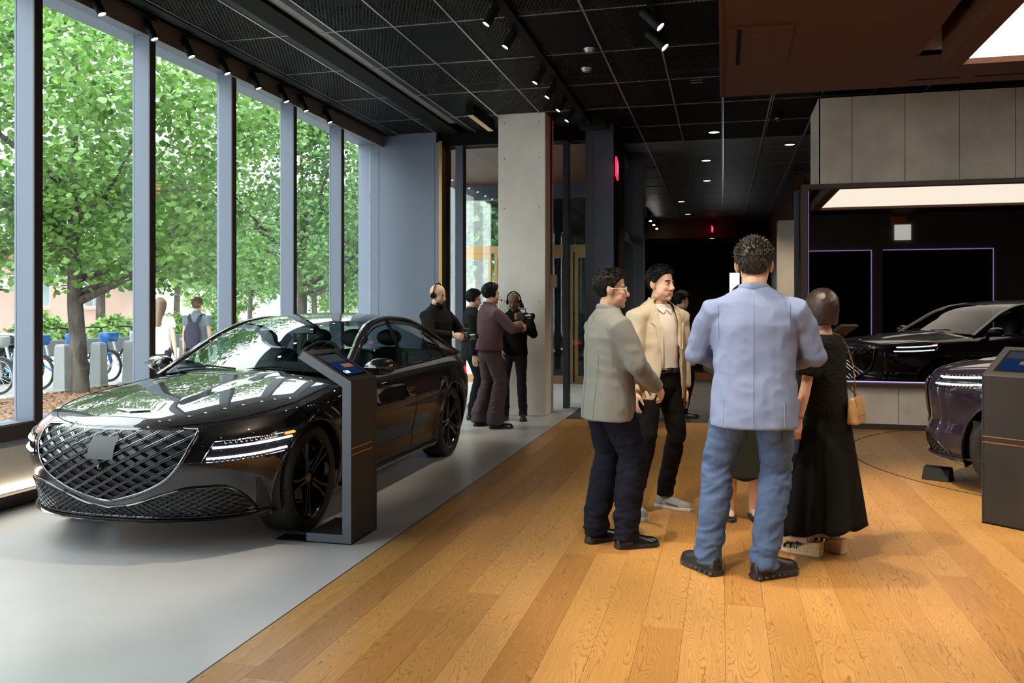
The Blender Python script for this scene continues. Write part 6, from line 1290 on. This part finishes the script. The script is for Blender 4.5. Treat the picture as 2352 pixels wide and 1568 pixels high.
def camera_rig(name, label, loc, rz, s=1.0, handles=True):
    r = thing(name, label, 'camera', loc, rz); bkm = mat('camera_black', (.012, .012, .014), .4)
    boxo('body', -.05 * s, .05 * s, -.07 * s, .07 * s, -.06 * s, .05 * s, bkm, r, bevel=.008); g = MB(); g.lathe([(.04 * s, 0), (.042 * s, .06 * s), (.05 * s, .065 * s), (.05 * s, .12 * s), (.042 * s, .12 * s), (.0, .11 * s)], 20, Matrix.Translation((0, .07 * s, -.005)) @ Matrix.Rotation(-PI / 2, 4, 'X')); g.build('lens', M['lens'], r, smooth=40)
    g = MB(); g.tube([(0, -.06 * s, .05 * s), (0, -.05 * s, .10 * s), (0, .06 * s, .10 * s), (0, .06 * s, .05 * s)], .009 * s, 8); g.build('top_handle', bkm, r, smooth=60); MB().obox(Matrix.Translation((.0, -.02 * s, .15 * s)) @ Matrix.Rotation(R(20), 4, 'X'), .05 * s, .008, .035 * s).build('monitor', bkm, r, bevel=.004)
    boxo('battery', -.03 * s, .03 * s, -.12 * s, -.07 * s, -.05 * s, .04 * s, mat('battery_orange', (.5, .16, .03), .5), r, bevel=.004)
    if handles: g = MB(); g.tube([(-.17 * s, .02, -.10 * s), (-.1 * s, .02, -.08 * s), (.1 * s, .02, -.08 * s), (.17 * s, .02, -.10 * s)], .010 * s, 8); g.build('grip_bar', bkm, r, smooth=60)
    return r
camera_rig('camera_gimbal', 'black camera gimbal held by the bald man with headset', wpt(m7, (0, .46, 1.18)), math.atan2(-F7[0], F7[1]), .8)
# 8 man in dark suit
P8 = (-3.30, 11.05); F8 = (.95, .3)
m8 = person('man in dark suit half hidden behind the man in plum shirt', P8, F8, 1.74, 1.0, hairs=('short', HB), skin=SK2, vox=.008, hpitch=R(-10), top=[dict(m=white_polo, kind='shirt', hem=1.2, sleeve=.15, vox=.012, loose=.86), dict(m=cloth('dark_teal_suit', (.010, .013, .016)), hem=.80, vox=.013, grow=.004, open_=.03)], legs=dict(m=cloth('suit_trousers', (.009, .011, .014)), vox=.013), shoes=(leatherb, solek)); headset(m8)
# 9 man in plum shirt
P9 = (-2.86, 10.34); F9 = (.80, .60); ft = lf(P9, F9, [(-3.02, 10.43), (-2.76, 10.25)]); plum = cloth('plum_shirt', (.12, .072, .084), 420, .12)
m9 = person('man in plum shirt and baggy trousers pointing at the video camera', P9, F9, 1.80, 1.03, feet=((ft[0], .1), (ft[1], -.25)), wrists=((-.10, .36, 1.28), (.10, .40, 1.25)), poles=((-.7, -.4, -.6), (.8, -.3, -.6)), hyaw=R(4), hairs=('short', HB), skin=SK2, vox=.006, top=dict(m=plum, kind='shirt', hem=.93, amp=.007, loose=1.14, seed=7), legs=dict(m=cloth('plum_grey_trousers', (.095, .07, .08), 350, .12), loose=1.38, amp=.009, flare=1.25, waist=1.0), shoes=(leatherb, solek), hands=({'curl': .3}, {'curl': .25})); headset(m9)
k = m9['k']; g = MB(); g.tube([(.172 * k * math.sin(a), .126 * k * math.cos(a), .965 * k) for a in np.linspace(0, 2 * PI, 29)[:-1]], [(.006, .02)] * 28, 6, closed=True, up=(0, 0, 1)); g.build('belt', leatherb, m9['root'], smooth=60)
# 10 cameraman
P10 = (-2.73, 11.12); F10 = (.06, -1)
m10 = person('camera operator in black with headphones and glasses in front of the column', P10, F10, 1.70, .95, feet=(((-.12, 0), .2), ((.12, .03), -.15)), wrists=((-.10, .26, 1.26), (.11, .24, .93)), poles=((-.8, -.2, -.8), (.7, -.8, -.2)), hpitch=R(-16), hairs=('none', HB), skin=SKD, vox=.006, top=dict(m=blackc, kind='jacket', hem=.88, amp=.005, seed=8), legs=dict(m=cloth('charcoal_jeans', (.016, .016, .018)), amp=.005), shoes=(mat('black_boot', (.012, .012, .013), .5), solek), hands=({'curl': .9, 'd': (.3, .7, .5), 'n': (0, .5, -.8), 't': (1, 0, 0)}, {'curl': .35, 'd': (-.2, .5, -.7), 'n': (-.9, .1, 0)})); headset(m10)
camera_rig('video_camera', 'black shoulder video camera rig held up by the camera operator', wpt(m10, (-.17, .34, 1.40)), math.atan2(-F10[0], F10[1]) + R(62), .92)
# pedestrians on the sidewalk
PA = on_x(368, 720, -8.3)[:2]; PB = on_x(452, 720, -8.8)[:2]
pa = person('long haired woman in white tee walking on the sidewalk', PA, (-.25, 1), 1.66, .98, female=True, hairs=('long', HLB), skin=SK2, vox=.008, z0=GZ, feet=(((-.08, .22), .05), ((.08, -.2), -.05)), wrists=((-.23, .08, .80), (.25, -.03, .80)), top=dict(m=cloth('white_tee', (.8, .8, .8)), kind='tee', hem=.86, sleeve=.5, vox=.013), legs=dict(m=cloth('dark_leggings', (.03, .03, .045)), vox=.013), shoes=(mat('white_trainer', (.7, .7, .7), .6), solek))
pb = person('person in grey tee with a dark drawstring backpack walking on the sidewalk', PB, (-.2, 1), 1.68, 1.0, hairs=('spiky', HLB), skin=SK2, vox=.008, z0=GZ, feet=(((-.09, -.2), .05), ((.09, .22), -.05)), top=dict(m=cloth('slate_tee', (.16, .20, .23)), kind='tee', hem=.86, sleeve=.55, vox=.013), legs=dict(m=navy, vox=.013), shoes=(leatherb, solek))
k = pb['k']; bp_ = cloth('backpack_fabric', (.055, .05, .085)); bk_ = MB(); bk_.ell((0, -.19 * k, 1.08 * k), (.15 * k, .075 * k, .24 * k), 18, 14); bo = bk_.build('backpack', bp_, pb['root'], smooth=80)
for s in (-1, 1): g = MB(); g.tube([(s * .06, -.15, 1.30 * k), (s * .10, -.11, 1.42 * k), (s * .12, 0, 1.46 * k), (s * .13, .11, 1.35 * k)], [(.025, .006)] * 4, 6, up=(0, 1, 0)); g.build('strap', bp_, bo, smooth=60)
